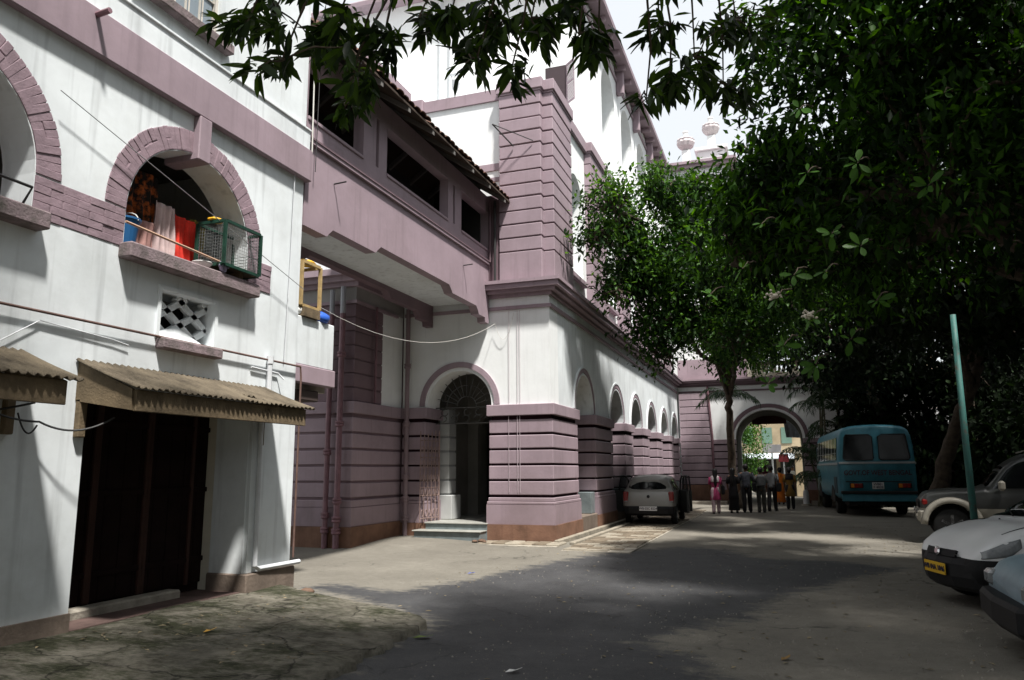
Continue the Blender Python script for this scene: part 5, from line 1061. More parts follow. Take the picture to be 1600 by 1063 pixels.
obj('chassis', B().box(-.9, .9, .3, 7.2, .36, .62), BLACK, BU, True); obj('exhaust', B().tube([(-.4, -.02, .45), (-.4, 1.2, .45)], .05, 8), PLAS, BU, True)
obj('flap', B().chbox(-1.218, -1.2, .55, 1.3, .75, 1.3, .008), mat('bus_dark_panel', (.02, .04, .05), .6), BU, True)
# ---- green pole
PO = thing('steel_pole', 'green painted steel pole with chipped paint beside the dark SUV', 'pole', (3.05, 15.5, 0))
obj('shaft', B().tube([(0, 0, 0), (-.01, 0, 2.2), (-.0, 0, 4.35)], [.062, .056, .047], 12), mat('chipped_green_paint', (.045, .14, .125), .6, .6, 7, .2, 30, .3, 0, (.10, .09, .075), (.33, .45)), PO, True, True)
obj('footing', B().lathe([(.2, 0), (.19, .08), (.1, .12)], n=14), CONC, PO, True)
PO = thing('steel_pole', 'thin green pole standing beside the far white saloon', 'pole', (6.0, 38.5, 0))
obj('shaft', B().tube([(0, 0, 0), (0, 0, 4.2)], .05, 8), MATS['chipped_green_paint'], PO, True); obj('footing', B().lathe([(.16, 0), (.15, .08), (.06, .12)], n=10), CONC, PO, True)
# ================================================================ PEOPLE
def loft_rings(b, rs, n=14):
    b.loft([[(cx+rx*math.cos(2*math.pi*k/n), cy_+ry*math.sin(2*math.pi*k/n), z) for k in range(n)] for z, cx, cy_, rx, ry in rs])
def person(label, loc, rz, top, bottom, h=1.62, long_top=False, hair='short', bag=None, stride=.06, swing=.0, scarf=None, skirt=None, female=False, elbow=0.):
    p_ = thing('person', label, 'person', loc, rz, 'people walking to the gate'); k = h/1.65
    sw = .155 if female else .185
    J = {'pel': (0, 0, .93), 'sp': (0, .01, 1.10), 'ch': (0, .0, 1.28), 'nk': (0, .01, 1.42), 'hd0': (0, .02, 1.50), 'hd1': (0, .02, 1.58), 'hd2': (0, .015, 1.65)}
    rad = {'pel': .12, 'sp': .105, 'ch': .12, 'nk': .05, 'hd0': .068, 'hd1': .085, 'hd2': .055}
    E_ = [('pel', 'sp'), ('sp', 'ch'), ('ch', 'nk'), ('nk', 'hd0'), ('hd0', 'hd1'), ('hd1', 'hd2')]
    for s_, n_ in ((1, 'r'), (-1, 'l')):
        st = stride*s_; aw = -swing*s_
        J.update({'sh'+n_: (s_*sw, 0, 1.36), 'el'+n_: (s_*(sw+.06), aw*.5-.02, 1.10), 'wr'+n_: (s_*(sw+.05), aw+.05+elbow*.2, .88+elbow*.2), 'hn'+n_: (s_*(sw+.045), aw+.07+elbow*.25, .80+elbow*.24),
                  'th'+n_: (s_*(sw+.01), aw+.10+elbow*.25, .83+elbow*.24), 'hp'+n_: (s_*.085, 0, .88), 'kn'+n_: (s_*.09, st*.5+.02, .49), 'an'+n_: (s_*.095, st-.02, .09), 'to'+n_: (s_*.11, st+.13, .035)})
        rad.update({'sh'+n_: .06, 'el'+n_: .042, 'wr'+n_: .028, 'hn'+n_: .033, 'th'+n_: .013, 'hp'+n_: .10, 'kn'+n_: .062, 'an'+n_: .042, 'to'+n_: .035})
        E_ += [('ch', 'sh'+n_), ('sh'+n_, 'el'+n_), ('el'+n_, 'wr'+n_), ('wr'+n_, 'hn'+n_), ('wr'+n_, 'th'+n_), ('pel', 'hp'+n_), ('hp'+n_, 'kn'+n_), ('kn'+n_, 'an'+n_), ('an'+n_, 'to'+n_)]
        for q in range(4):                      # fingers
            J['f%d%s' % (q, n_)] = (s_*(sw+.035+.006*q), aw+.05+.018*q+elbow*.25, .735+.008*abs(q-1.5)+elbow*.24); rad['f%d%s' % (q, n_)] = .009; E_.append(('hn'+n_, 'f%d%s' % (q, n_)))
    nm = list(J); me = bpy.data.meshes.new('body'); me.from_pydata([tuple(c*k for c in J[a]) for a in nm], [(nm.index(a), nm.index(b_)) for a, b_ in E_], [])
    me.materials.append(SKIN); o = bpy.data.objects.new('body', me); COL.objects.link(o); o.parent = p_
    o.modifiers.new('Skin', 'SKIN')
    for i, a in enumerate(nm): d = me.skin_vertices[0].data[i]; d.radius = (rad[a]*k,)*2; d.use_root = (a == 'pel')
    o.modifiers.new('Sub', 'SUBSURF').levels = 1; o.modifiers['Sub'].render_levels = 2
    def part(name, b, mt, sm=True):
        b.v = [tuple(c*k for c in q) for q in b.v]; return obj(name, b, mt, p_, True, sm)
    # trousers or skirt
    b = B()
    if skirt: loft_rings(b, [(1.0, 0, 0, .125, .105), (.9, 0, 0, .155, .13), (.5, 0, .01, .18, .15), (.12, 0, .02, .21, .18), (.10, 0, .02, .20, .17)]); part('skirt', b, skirt)
    else:
        for s_ in (1, -1): st = stride*s_; loft_rings(b, [(.99, s_*.055, 0, .085, .115), (.86, s_*.088, 0, .10, .12), (.50, s_*.092, st*.5+.015, .078, .085), (.12, s_*.097, st-.01, .066, .075), (.06, s_*.097, st-.005, .068, .08)], 12)
        part('trousers', b, bottom)
    b = B()
    for s_ in (1, -1): st = stride*s_; b.loft([[(s_*.10+x, st+y, z) for x, z in ((-.045*w_, .0), (.045*w_, .0), (.04*w_, hh), (-.04*w_, hh))] for y, w_, hh in ((-.07, .8, .07), (.03, 1, .085), (.12, 1.05, .055), (.19, .7, .035))])
    part('shoes', b, PLAS, False)
    lo = .52 if long_top else .86
    rs = [(1.43, 0, .01, .065, .065), (1.40, 0, .005, .13, .085), (1.36, 0, 0, sw+.01, .105), (1.22, 0, 0, .165, .128), (1.05, 0, .005, .135 if female else .15, .115), (.95, 0, 0, .15, .125), (.86, 0, 0, .168, .138)]
    if long_top: rs += [(.7, 0, .01, .185, .15), (.53, 0, .015, .20, .165), (.52, 0, .015, .19, .155)]
    b = B(); loft_rings(b, rs, 16); part('kurta' if long_top else 'shirt', b, top)
    b = B()
    for n_ in 'rl': b.tube([J['sh'+n_], [(a+c)/2 for a, c in zip(J['sh'+n_], J['el'+n_])], J['el'+n_]], [.078, .07, .06], 10)
    part('sleeves', b, top)
    # hair, ears, nose
    b = B()
    if hair == 'long': loft_rings(b, [(1.70, 0, .0, .03, .03), (1.675, 0, .0, .075, .08), (1.60, 0, -.01, .10, .10), (1.52, 0, -.035, .092, .075), (1.42, 0, -.075, .08, .05), (1.25, 0, -.125, .075, .035), (1.08, 0, -.135, .055, .025), (1.0, 0, -.13, .02, .012)], 14)
    elif hair == 'bun': loft_rings(b, [(1.70, 0, .0, .03, .03), (1.675, 0, .0, .075, .08), (1.60, 0, -.01, .098, .10), (1.52, 0, -.04, .085, .07), (1.47, 0, -.05, .05, .04)], 14); b.lathe([(.01, -.05), (.04, -.03), (.05, 0), (.04, .03), (.01, .05)], (0, -.12, 1.56), 10)
    else: loft_rings(b, [(1.70, 0, .0, .03, .03), (1.68, 0, .0, .07, .075), (1.62, 0, -.008, .094, .098), (1.55, 0, -.03, .088, .07), (1.50, 0, -.045, .06, .045)], 14)
    part('hair', b, HAIR)
    b = B(); b.chbox(-.012, .012, .09, .122, 1.535, 1.575, .008)
    for s_ in (1, -1): b.chbox(min(s_*.082, s_*.10), max(s_*.082, s_*.10), -.005, .03, 1.535, 1.59, .008)
    part('nose_and_ears', b, SKIN)
    b = B()
    for s_ in (1, -1): b.chbox(s_*.034-.013, s_*.034+.013, .094, .104, 1.578, 1.590, .003)
    b.chbox(-.024, .024, .088, .10, 1.508, 1.518, .003); part('eyes_and_mouth', b, HAIR)
    if scarf: 
        b = B(); loft_rings(b, [(1.44, 0, .01, .10, .085), (1.40, 0, 0, .165, .115), (1.33, 0, -.005, .19, .13), (1.22, 0, -.02, .175, .135), (1.19, 0, -.02, .165, .13)], 16); part('shawl', b, scarf)
    if bag:
        kind, mt = bag
        o = thing('backpack' if kind == 'back' else 'shoulder_bag', BAGL.pop(0), 'bag', Vector(loc)+Matrix.Rotation(rz, 3, 'Z') @ Vector((0, 0, 0)), rz)
        if kind == 'back': b = B().chbox(-.15, .15, -.30, -.13, .98, 1.40, .05); s2 = [B().tube([(x, -.14, 1.05), (x*1.05, .0, 1.10), (x*1.1, .13, 1.28), (x*.9, .05, 1.43), (x, -.14, 1.38)], .016, 6) for x in (-.11, .11)]
        else: b = B().chbox(.20, .34, -.20, .18, .72, 1.06, .04); s2 = [B().tube([(.26, .13, 1.04), (.21, .05, 1.38), (.19, -.06, 1.40), (.26, -.15, 1.04)], .014, 6)]
        for q in [b]+s2: q.v = [tuple(c*k for c in w_) for w_ in q.v]
        obj('sack', b, mt, o, True)
        for q in s2: obj('strap', q, mt, o, True)
    return p_
BAGL = ['black shoulder bag of the person in the pink kurta', 'dark bag carried by the person in the checked shirt', 'grey backpack worn by the student in striped trousers', 'black bag of the person in the grey shirt']
cl = lambda n_, c, v=.2: mat('cloth_'+n_, c, .9, v, 9)
DKC = cl('black', (.014, .013, .015)); NAVY = cl('charcoal', (.03, .032, .038)); BAG = cl('bag_black', (.012, .012, .014))
person('person in a pink kurta with a pale shawl and pale trousers', (-2.45, 28.8, 0), R(8), cl('pink', (.50, .07, .19)), cl('pale_pink', (.45, .33, .36)), 1.56, True, 'long', ('side', BAG), .10, .1, cl('pale_shawl', (.58, .5, .52)), None, True)
bpy.context.view_layer.update()
person('person with long black hair in a long black dress', (-1.86, 29.3, 0), R(-5), DKC, DKC, 1.58, True, 'long', None, .04, .04, None, DKC, True)
person('person in a dark checked shirt and black trousers, legs apart', (-1.42, 29.8, 0), R(0), cl('check', (.06, .065, .08), .6), DKC, 1.72, False, 'short', ('side', BAG), .05, .05)
person('student in striped grey trousers with a grey backpack', (-.92, 30.0, 0), R(10), cl('grey_green', (.10, .105, .10)), cl('grey_stripe', (.07, .068, .062), .5), 1.60, False, 'short', ('back', cl('pack_grey', (.15, .155, .16))), .03, .02, None, None, True)
person('person in a grey shirt and black trousers beside the student', (-.56, 31.0, 0), R(-10), cl('shirt_grey', (.16, .165, .17)), DKC, 1.66, False, 'short', ('side', BAG), .12, .1)
person('person in a mustard kurta and black leggings facing the gate', (.10, 32.5, 0), R(4), cl('mustard', (.20, .11, .025)), DKC, 1.60, True, 'bun', None, .03, .03, DKC, None, True)
person('person in an orange sari walking through the gate', (-.28, 37.0, 0), R(0), cl('orange', (.62, .17, .02)), cl('orange2', (.55, .15, .02)), 1.6, True, 'bun', None, .1, .1, None, cl('orange2', (.5,)*3), True)
person('person in a maroon shirt coming through the arch', (-1.0, 41.5, 0), R(180), cl('maroon', (.14, .03, .045)), NAVY, 1.68, False, 'short', None, .1, .12)
person('person in a white shirt standing in the street beyond the arch', (.35, 47.5, 0), R(160), cl('white', (.62, .62, .6)), NAVY, 1.68, False, 'short', None, .05, .05)

# ================================================================ TREES AND PLANTS
def unit(a): return a/np.maximum(np.linalg.norm(a, axis=-1, keepdims=True), 1e-9)
def leaf_mesh(name, P, D, L, Wr, material, rg, fold=.12, droop=.18, hue=None, full=False):
    # P base points, D directions, one leaf each; vectorised
    N = len(P); D = unit(D); upv = np.tile([0, 0, 1.], (N, 1))+rg.normal(0, .35, (N, 3)); S_ = unit(np.cross(D, upv)); U = np.cross(S_, D)
    L = np.broadcast_to(L, N)*rg.uniform(.55, 1.25, N)
    if full: T = np.array([(0, 0, 0), (.3, -.8, .03), (.3, .8, .03), (.33, 0, -fold*.5), (.65, -.85, -.02), (.65, .85, -.02), (.66, 0, -fold*.6-.02), (1, 0, -droop)]); Fc = [(0, 1, 3), (0, 3, 2), (1, 4, 6, 3), (3, 6, 5, 2), (4, 7, 6), (6, 7, 5)]
    else: T = np.array([(0, 0, 0), (.48, -1, .0), (.48, 1, .0), (.52, 0, -fold), (1, 0, -droop)]); Fc = [(0, 1, 3), (0, 3, 2), (1, 4, 3), (3, 4, 2)]
    w = (L*Wr/2)[:, None, None]; l_ = L[:, None, None]
    V = P[:, None]+D[:, None]*T[None, :, :1]*l_+S_[:, None]*T[None, :, 1:2]*w+U[:, None]*T[None, :, 2:3]*l_
    V = V.reshape(-1, 3); K = len(T); me = bpy.data.meshes.new(name)
    nf = len(Fc); tot = [len(f) for f in Fc]; lp = np.concatenate([np.array(f) for f in Fc]); off = (np.arange(N)*K)[:, None]
    loops = (lp[None]+off).ravel(); starts = (np.concatenate([[0], np.cumsum(tot)[:-1]])[None]+(np.arange(N)*len(lp))[:, None]).ravel()
    me.vertices.add(len(V)); me.vertices.foreach_set('co', V.astype(np.float32).ravel()); me.loops.add(len(loops)); me.loops.foreach_set('vertex_index', loops.astype(np.int32))
    me.polygons.add(N*nf); me.polygons.foreach_set('loop_start', starts.astype(np.int32)); me.update(calc_edges=True)
    h = hue if hue is not None else rg.random(N); a = me.attributes.new('hue', 'FLOAT', 'FACE'); a.data.foreach_set('value', np.repeat(np.clip(h, 0, 1), nf).astype(np.float32))
    me.materials.append(material); return me
def crown_points(c, rad, n, rg, inner=.35, lobes=7, zcut=None):
    d = unit(rg.normal(size=(n, 3))); ld = unit(rg.normal(size=(lobes, 3))); bump = 1+.42*np.max(np.clip(d@ld.T, 0, 1)**6, axis=1)-.22+.12*rg.normal(size=n)*.6
    r = (inner+(1-inner)*rg.random(n)**.55)*bump; P = np.array(c)+d*r[:, None]*np.array(rad)
    f_ = 2.6/min(rad)**.5; ph = rg.random(3)*6; nz_ = np.sin(P[:, 0]*f_+ph[0]+np.sin(P[:, 2]*f_*.9))+np.sin(P[:, 1]*f_*1.1+ph[1]+np.sin(P[:, 0]*f_))+np.sin(P[:, 2]*f_*1.2+ph[2]+np.sin(P[:, 1]*f_*.8)); P = P[nz_ > -1.05]   # hollows between the sprays
    if zcut is not None: P = P[P[:, 2] > zcut]
    return P
def rosettes(C, per, cone, rg, outward, spread=.12, down=.35):
    # C clump centres -> leaf base points and directions
    n = len(C); ax = unit(unit(C-np.array(outward))*.7+rg.normal(0, .6, (n, 3))+np.array([0, 0, -down])); ax = np.repeat(ax, per, 0); P = np.repeat(C, per, 0)+rg.normal(0, spread, (n*per, 3))
    rd = unit(np.cross(ax, rg.normal(size=ax.shape))); th = np.radians(cone)*rg.uniform(.5, 1.1, len(ax))[:, None]
    D = ax*np.cos(th)+rd*np.sin(th); D[:, 2] -= .18; return P, D
def limb(b, p0, p1, r0, r1, rg, n=7, wob=.08):
    p0, p1 = np.array(p0, float), np.array(p1, float); L = np.linalg.norm(p1-p0); pts = []
    for k in range(n+1):
        t = k/n; q = p0+(p1-p0)*t+rg.normal(0, wob*L*.25, 3)*math.sin(t*math.pi)+np.array([0, 0, .10*L*math.sin(t*math.pi)]); pts.append(tuple(q))
    b.tube(pts, [r0+(r1-r0)*k/n for k in range(n+1)], 7)
def tree(name, label, base, top, r, crowns, lm, L, Wr, per=7, dens=1., seed=1, group=None, cone=65, spread=None, trunkpts=None, bark=BARK, keep=None, nl=16, full=False):
    rg = np.random.default_rng(seed); t = thing(name, label, 'tree', base, 0, group); b = B(); base, top = np.array(base, float), np.array(top, float)
    pts = [base+np.array([0, 0, -.1])]+[np.array(q, float) for q in (trunkpts or [])]+[top]; P = []
    for a, c in zip(pts, pts[1:]):
        for s_ in np.linspace(0, 1, 7)[:-1]: P.append(a+(c-a)*s_+rg.normal(0, .03, 3)*min(1, len(P)))
    P.append(pts[-1]); n_ = len(P); b.tube([tuple(q) for q in P], [r*(1.35-.25*min(1, k/3))*(1-.45*k/n_) for k in range(n_)], 12)
    obj('trunk', b, bark, t, smooth=True); lb = B(); PP = []; DD = []; HH = []
    for c, rad, n in crowns:
        C = crown_points(c, rad, int(n*dens), rg)
        if keep is not None: C = C[keep(C)]
        PP_, DD_ = rosettes(C, per, cone, rg, c, spread or L*.8); PP.append(PP_); DD.append(DD_)
        f_ = 1.5/L**.5*.5; hz = .5+.28*np.sin(C[:, 0]*f_*2.1+np.sin(C[:, 2]*f_*2))*np.sin(C[:, 1]*f_*1.7+C[:, 2]*f_*1.3)+rg.normal(0, .22, len(C)); HH.append(np.repeat(np.clip(hz, 0, 1)**1.6, per)+rg.normal(0, .10, len(PP_)))
        k0 = P[-1-rg.integers(0, 4)]; hub = np.array(c)-np.array([0, 0, rad[2]*.35]); limb(lb, k0, hub, r*.5, r*.28, rg)
        for q in C[rg.choice(len(C), min(nl, len(C)), False)]: limb(lb, hub+rg.normal(0, .15, 3), q, r*.18, .012, rg, 6)
    obj('limbs', lb, bark, t)
    o = obj('crown', leaf_mesh('crown', np.concatenate(PP), np.concatenate(DD), L, Wr, lm, rg, full=full, hue=np.concatenate(HH)), None, t); o['kind'] = 'stuff'
    return t, rg
# pixel-free placement: everything below is in metres, camera at the origin looking up the lane
# ---- mango tree whose boughs hang over the lane from behind
MG = thing('mango_tree', 'mango tree with long drooping leaves hanging over the lane', 'tree', (2.6, -2.6, 0)); rg = np.random.default_rng(3)
b = B(); b.tube([(2.6, -2.6, -.1), (2.55, -2.5, .6), (2.4, -2.2, 2.2), (2.0, -1.6, 4.2), (1.5, -.6, 5.6)], [.42, .34, .28, .24, .18], 12); obj('trunk', b, BARK, MG, smooth=True)
def px(x, y, d):                      # a point d metres ahead along a sight line measured on the photograph
    q = r2*((x-800)/1183.8)-u2*((y-531.5)/1183.8)+fw; return np.array(Vector((0, 0, 1.6))+q*d)
GRP = [(385, 40, 38, 5.2, 8), (440, 95, 26, 5.2, 5), (430, 15, 45, 5.4, 7), (520, 50, 50, 5.8, 16), (560, 115, 34, 5.9, 9), (600, 60, 36, 6.0, 9), (540, 165, 16, 5.8, 3), (655, 25, 22, 5.6, 4), (705, 22, 28, 5.6, 7), (745, 92, 22, 5.5, 4), (778, 55, 34, 5.6, 9), (800, 105, 22, 5.6, 5), (830, 30, 34, 5.7, 9), (770, -10, 45, 5.8, 8), (890, 10, 20, 5.8, 5), (935, 60, 24, 5.6, 8), (905, 55, 14, 5.6, 3), (1030, 45, 28, 6.2, 8), (1045, 130, 26, 6.2, 8), (1085, 90, 36, 6.6, 10), (1010, 150, 16, 6.1, 3), (1150, 30, 50, 7.0, 14), (1130, 130, 36, 7.0, 10), (480, -50, 70, 5.4, 14), (640, -65, 70, 5.6, 12), (850, -65, 70, 5.7, 14), (1060, -60, 60, 6, 12)]
C = []; SZ = []
for x, y, s_, d, n_ in GRP:
    for _ in range(n_): C.append(px(x+rg.normal()*s_*.5, y+rg.normal()*s_*.42, d+rg.normal()*.22)); SZ.append(s_)
C = np.array(C); Pm, Dm = rosettes(C, 10, 72, rg, (0.3, 3.5, 6.6), .03, .55)
b = B()
for x, y, s_, d, n_ in GRP: 
    e = px(x, y, d); hub = np.array([-.9+.6*(x-650)/450, 4.2, 6.7]); hub = hub*.55+(e+np.array([.2, -.1, 1.5]))*.45
    limb(b, (1.4+rg.normal()*.1, -.4, 5.7), hub, .05, .02, rg, 8, .05); limb(b, hub, e, .02, .006, rg, 7, .1)
for q in C[::2]: 
    j = np.argmin([np.linalg.norm(px(x, y, d)-q) for x, y, s_, d, n_ in GRP]); x, y, s_, d, n_ = GRP[j]; limb(b, px(x, y, d), q, .008, .004, rg, 4, .1)
obj('limbs', b, BARK, MG)
# the leaves that read singly are parts, the rest of the sprays one mass
vis = rg.permutation(len(Pm))
pick = vis[:300]; rest = vis[300:]; lms = []
for k in range(5):
    q = B(); rows = []
    for t_ in np.linspace(0, 1, 7): wdt = .135*math.sin(math.pi*min(1, t_**.85*.97+.015))**.8; rows.append([(t_, -wdt, .025-.14*t_*t_), (t_, 0, -.0-.14*t_*t_), (t_, wdt, .025-.14*t_*t_)])
    q.loft(rows, False, False); me = q.mesh('leaf', True); at = me.attributes.new('hue', 'FLOAT', 'FACE'); at.data.foreach_set('value', np.full(len(me.polygons), .1+.2*k, np.float32)); me.materials.append(L_MANGO); lms.append(me)
for i in pick:
    d_ = Vector(Dm[i]).normalized(); s_ = d_.cross(Vector((rg.normal()*.4, rg.normal()*.4, 1))).normalized(); u_ = s_.cross(d_); mtx = Matrix((d_, -s_, u_)).transposed().to_4x4(); mtx.translation = Pm[i]
    obj('leaf', lms[int(rg.integers(0, 5))], None, MG, loc=mtx @ Matrix.Scale(float(rg.uniform(.15, .23)), 4))
o = obj('foliage', leaf_mesh('foliage', Pm[rest], Dm[rest], .19, .27, L_MANGO, rg, .04, .14, full=True), None, MG); o['kind'] = 'stuff'
Cb = crown_points((-.4, .8, 8.6), (5.0, 4.6, 2.6), 3000, rg); fd = Cb[:, 1]*.942-Cb[:, 0]*.335
Cb = Cb[(Cb[:, 2] > 3.0+.80*np.maximum(fd, 0)) & (Cb[:, 2] > 5.2)]; Pq, Dq = rosettes(Cb, 9, 70, rg, (0, 0, 7), .12)
o = obj('upper_foliage', leaf_mesh('upper_foliage', Pq, Dq, .22, .30, L_MANGO, rg, .04, .14), None, MG); o['kind'] = 'stuff'
# ---- broad-leaved tree on the right, its crown filling the upper right
ROW = 'trees along the right of the lane'
T2, rg2 = tree('flowering_tree', 'broad-leaved flowering tree spreading over the parked cars', (6.2, 9.6, 0), (5.4, 10.2, 4.2), .26,
    [((3.6, 10.6, 7.2), (3.6, 3.0, 3.0), 2600), ((2.2, 11.6, 5.6), (2.4, 2.2, 2.0), 1100), ((5.4, 12.2, 6.0), (3.0, 2.6, 2.8), 1300), ((1.6, 10.6, 8.0), (2.0, 2.2, 2.2), 900), ((.6, 13.6, 5.9), (1.7, 1.7, 1.5), 650), ((1.6, 15.5, 6.0), (2.0, 2.0, 1.9), 700), ((-.1, 12.8, 6.3), (1.1, 1.2, 1.1), 340), ((-.5, 14.2, 5.9), (1.3, 1.4, 1.2), 420)], L_BIG, .20, .40, 8, 1., 21, ROW, 70, .16,
    keep=lambda C: ~((C[:, 2] < 3.9+.32*np.maximum(0, 2.4-C[:, 0])) & (C[:, 0] < 6)))
b = B(); q = B(); rows = []
for t_ in np.linspace(0, 1, 7): wdt = .22*math.sin(math.pi*min(1, (t_*.93+.02)**1.35))**.75; rows.append([(t_, -wdt, .03-.08*t_*t_), (t_, 0, -.08*t_*t_), (t_, wdt, .03-.08*t_*t_)])
lv = []
for k, mt in enumerate((L_BIG, L_BIG, L_LIME)):
    q = B(); q.loft(rows, False, False); me = q.mesh('leaf', True); at = me.attributes.new('hue', 'FLOAT', 'FACE'); at.data.foreach_set('value', np.full(len(me.polygons), .55+.2*k, np.float32)); me.materials.append(mt); lv.append(me)
SPR = [(1215, 465, 8.6, 2), (1268, 498, 8.4, 2), (1300, 365, 8.8, 1), (1345, 385, 8.7, 2), (1240, 430, 8.8, 0), (1290, 425, 8.7, 0), (1450, 290, 8, 1), (1262, 270, 8.6, 1), (1250, 170, 9, 1), (1395, 95, 9, 1), (1475, 145, 8.4, 1), (1370, 470, 8.5, 1), (1225, 540, 8.8, 1), (1275, 570, 8.8, 1), (1340, 255, 8.5, 1), (1160, 420, 9.6, 1), (1110, 460, 9.8, 1), (1190, 350, 9.3, 0), (1200, 600, 9, 0), (1330, 530, 8.5, 0)]
for j, (x, y, d, kd) in enumerate(SPR):
    c = px(x, y, d); ax = unit(np.array([-.35, -.7, .35])+rg.normal(0, .3, 3)); n_ = int(rg.integers(4, 10))
    for k in range(n_):
        a = 2*math.pi*k/n_+rg.normal()*.5; r0 = unit(np.cross(ax, [0, 0, 1.])); r1 = np.cross(ax, r0); d_ = Vector(unit(ax*rg.uniform(-.5, .9)+(r0*math.cos(a)+r1*math.sin(a))+np.array([0, 0, -.25])+rg.normal(0, .18, 3))); s_ = d_.cross(Vector(ax)).normalized(); u_ = s_.cross(d_); mtx = Matrix((d_, -s_, u_)).transposed().to_4x4(); mtx.translation = c+np.array(d_)*.02
        obj('leaf', lv[kd if rg.random() < .7 else int(rg.integers(0, 2))], None, T2, loc=mtx @ Matrix.Scale(float(rg.uniform(.07, .19)), 4))
    bb = B(); limb(bb, c, c+np.array([.16, .34, .16]), .006, .010, rg, 5); obj('twig', bb, BARK, T2)
    if j in (0, 1):
        fl = B().lathe([(.008, -.03), (.03, -.01), (.032, .01), (.01, .03)], tuple(c+ax*.05), 8)
        for _ in range(26): w_ = c+ax*.05+rg.normal(0, .042, 3)*(1, 1, .7); fl.lathe([(.004, -.012), (.014, -.004), (.013, .008), (.003, .014)], tuple(w_), 6)
        obj('flower_head', fl, mat('cream_flower', (.55, .50, .42), .8), T2)['kind'] = 'stuff'
# ---- small-leaved tree standing before the arcade
tree('glossy_leaf_tree', 'bushy small-leaved tree leaning in front of the arcade', (-1.95, 33.0, 0), (-1.75, 29.0, 4.9), .17,
    [((-2.6, 20.4, 7.2), (1.25, 1.5, 1.7), 900), ((-3.45, 19.6, 6.9), (.85, 1.0, 1.0), 420), ((-1.4, 21.4, 6.6), (1.6, 1.8, 1.5), 850), ((-2.9, 20.4, 5.5), (1.1, 1.1, .8), 380), ((-3.0, 20.4, 4.75), (.5, .6, .5), 60),
     ((-.4, 22.5, 7.4), (1.9, 2.2, 2.1), 1100), ((-1.2, 26.5, 6.0), (2.0, 1.8, 1.3), 800), ((-2.2, 21.3, 8.75), (1.1, 1.2, .75), 420), ((-1.9, 20.8, 9.4), (.5, .5, .5), 90), ((-1.0, 20.4, 5.0), (1.2, 1.2, .7), 300), ((.4, 19.5, 6.4), (1.5, 1.7, 1.5), 700), ((-3.9, 18.7, 6.2), (.4, .5, .35), 50), ((-4.0, 17.6, 7.3), (.55, .6, .4), 90), ((-3.6, 17.6, 8.1), (.7, .7, .6), 170), ((-1.6, 35.0, 8.6), (2.6, 1.7, 1.5), 800), ((-3.6, 18.9, 7.9), (.6, .7, .7), 160), ((-2.7, 19.6, 9.0), (.7, .8, .6), 200)], L_FINE, .165, .48, 8, 1., 31, ROW, 75, .19, trunkpts=[(-2.05, 32.6, 2.0), (-2.0, 31.6, 3.8)], nl=22)
# ---- dark trees behind, each its own
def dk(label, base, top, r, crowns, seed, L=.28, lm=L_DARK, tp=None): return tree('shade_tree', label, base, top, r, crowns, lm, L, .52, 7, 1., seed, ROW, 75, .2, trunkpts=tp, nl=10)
dk('thick leaning tree trunk between the bus and the dark SUV', (4.1, 26.5, 0), (5.6, 25.6, 4.6), .24, [((5.4, 24.0, 7.2), (3.4, 3.4, 2.7), 1500), ((4.0, 20.5, 6.6), (2.8, 2.8, 2.3), 1100), ((5.6, 24.6, 11.8), (4.4, 4.0, 3.2), 1900)], 41, tp=[(4.5, 26.3, 1.7), (5.0, 26.0, 3.0)])
dk('tall dark tree behind the bus', (4.4, 37.4, 0), (4.5, 37.0, 5.5), .38, [((3.8, 35.0, 8.0), (3.6, 3.0, 3.2), 1500), ((.9, 34.6, 9.2), (2.2, 2.2, 1.9), 800), ((4.6, 35.6, 13.0), (4.2, 3.0, 3.4), 1300), ((2.6, 31.0, 6.6), (2.8, 2.8, 2.1), 1000)], 42)
dk('dark tree behind the dark SUV', (8.4, 20.5, 0), (8.3, 20.5, 3.6), .28, [((8.2, 19.5, 5.4), (3.3, 3.3, 3.4), 1500), ((7.8, 17.0, 7.6), (3.2, 3.2, 2.6), 1100), ((9.0, 18.0, 11.6), (4.6, 4.2, 3.2), 1900)], 43)
dk('dark tree beyond the bus beside the compound wall', (9.5, 30.0, 0), (9.5, 30, 4.2), .3, [((9.0, 29.0, 6.2), (3.8, 3.6, 3.8), 950)], 44)
dk('dark tree over the pale blue car', (9.2, 9.8, 0), (8.6, 9.6, 4.2), .3, [((7.2, 8.0, 7.6), (3.6, 3.6, 2.8), 1700), ((8.6, 13.0, 6.2), (3.0, 3.0, 3.0), 700)], 45)
dk('tree overhanging the near end of the lane', (6.6, 2.0, 0), (6.0, 2.4, 5.0), .32, [((3.6, 4.2, 9.2), (4.4, 3.8, 2.4), 2200)], 46)
dk('dark tree beside the gate wing', (7.2, 35.6, 0), (7.2, 35.2, 4.4), .26, [((7.0, 35.0, 6.6), (3.0, 3.0, 3.4), 800)], 47)
dk('tree rising behind the gate balustrade', (1.6, 50.0, 0), (1.5, 50, 5.5), .3, [((1.0, 49.5, 8.2), (3.6, 2.6, 2.6), 700), ((-2.5, 51.5, 6.0), (2.6, 2.4, 3.2), 600)], 48, .26, L_FINE)
dk('bright green bushy tree seen through the gate arch', (-2.6, 47.0, 0), (-2.5, 47, 1.8), .14, [((-2.3, 47.0, 2.6), (1.2, 1.5, 2.2), 700)], 49, .17, L_LIME)
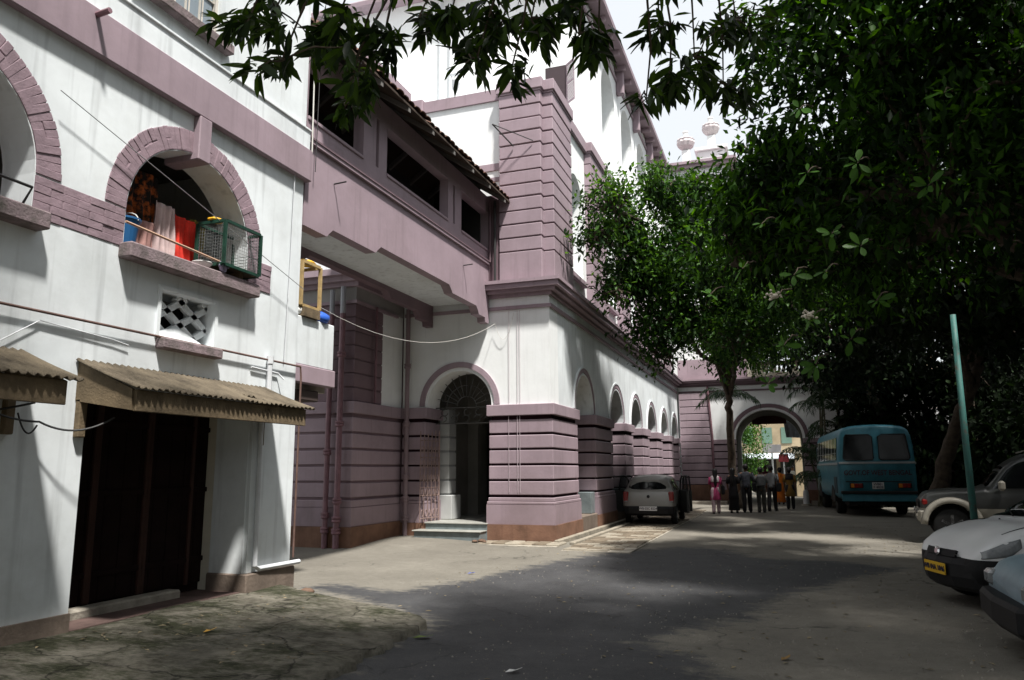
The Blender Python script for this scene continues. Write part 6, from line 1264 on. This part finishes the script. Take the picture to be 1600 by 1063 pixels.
# far mass of undergrowth and trees that closes the right side, plus leaf banks added to block light
rg = np.random.default_rng(77); C = np.concatenate([np.stack([rg.uniform(6.8, 8.6, 1500)+rg.normal(0, .3, 1500), rg.uniform(21, 36, 1500), rg.uniform(.1, 3.6, 1500)], -1), np.stack([rg.uniform(12.5, 15, 2600), rg.uniform(-2, 46, 2600), rg.uniform(.2, 11, 2600)], -1), np.stack([rg.uniform(8.5, 12, 800), rg.uniform(41, 46, 800), rg.uniform(.2, 8, 800)], -1), np.stack([rg.uniform(2.6, 10, 1700), rg.uniform(35.2, 37.6, 1700), rg.uniform(.2, 6.3, 1700)], -1),
    np.stack([rg.uniform(-9, 15, 2600), rg.uniform(-16, -12, 2600), rg.uniform(.2, 12, 2600)], -1)])  # leaf bank added behind the camera to darken reflections and sky light
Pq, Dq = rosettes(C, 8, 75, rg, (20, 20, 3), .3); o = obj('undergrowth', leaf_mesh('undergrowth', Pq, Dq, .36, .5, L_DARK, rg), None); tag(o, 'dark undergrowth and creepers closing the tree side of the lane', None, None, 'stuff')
cw = thing('light_block_wall', 'soot-dark compound wall behind the undergrowth', 'wall', (16, 20, 0)); obj('masonry', B().box(16, 16.4, -12, 60, -.1, 7), mat('dark_masonry', (.07, .065, .055), .9, .4, 1.5), cw); obj('coping', B().chbox(15.9, 16.5, -12, 60, 7, 7.2, .03), CONC, cw)  # wall added to stop low sky light coming in from the right
# ---- palms
def frond(b, o, az, L, rise, nseg=12, leaf=.34, rg=None):
    pts = []; p_ = np.array(o, float); el = rise
    for k in range(nseg+1):
        pts.append(p_.copy()); p_ = p_+np.array([math.cos(az)*math.cos(el), math.sin(az)*math.cos(el), math.sin(el)])*L/nseg; el -= (rise+.9)/nseg*1.05
    b.tube([tuple(q) for q in pts], [.014*(1-.8*k/nseg) for k in range(nseg+1)], 4, False); P = []; D = []
    for k in range(2, (nseg)*3):
        t = k/3; i = min(int(t), nseg-1); q = pts[i]+(pts[i+1]-pts[i])*(t-i); tn = unit(pts[i+1]-pts[i]); sd_ = unit(np.cross(tn, [0, 0, 1.]))
        for s_ in (1, -1): P.append(q); D.append(tn*.55+sd_*s_*.8+np.array([0, 0, -.25])+(rg.normal(0, .12, 3)))
    return P, D
def palm(label, base, stems, L=1.5, nf=8, seed=1, lean=.1, leaf=.42, group='palms by the gate'):
    rg = np.random.default_rng(seed); t = thing('palm', label, 'palm', base, 0, group); P = []; D = []; rb = B()
    for h in stems:
        o = np.array(base)+np.array([rg.normal(0, .18), rg.normal(0, .18), 0]); tp = o+np.array([rg.normal(0, lean), rg.normal(0, lean), h])
        obj('stem', B().tube([tuple(o-np.array([0, 0, .1])), tuple((o+tp)/2+rg.normal(0, .04, 3)), tuple(tp)], [.055, .045, .035], 8), PALMB, t)
        for k in range(nf): a, c = frond(rb, tp, 2*math.pi*k/nf+rg.normal()*.3, L*rg.uniform(.75, 1.15), rg.uniform(.35, 1.15), 12, leaf, rg); P += a; D += c
    obj('frond_ribs', rb, PALMB, t); o = obj('crown', leaf_mesh('crown', np.array(P), np.array(D), leaf, .085, L_PALM, rg, .04, .35), None, t); o['kind'] = 'stuff'
palm('slender palm with drooping fronds beside the gate pilaster', (-2.75, 36.9, 0), (4.9,), 1.5, 9, 3, .05)
palm('clump of thin palms between the gate arch and the bus', (1.55, 36.7, 0), (5.6, 5.0, 4.2, 3.0, 2.0), 1.7, 7, 4, .25); palm('bushy palm behind the bus roof', (2.5, 36.9, 0), (4.6, 3.4, 2.4), 1.8, 8, 5, .2); palm('low palm with arching fronds at the mouth of the arch', (1.2, 35.6, 0), (2.2, 1.2), 1.5, 9, 6, .15); palm('pale palm beside the far white saloon', (5.4, 36.2, 0), (3.0, 2.2), 1.2, 8, 7, .15)
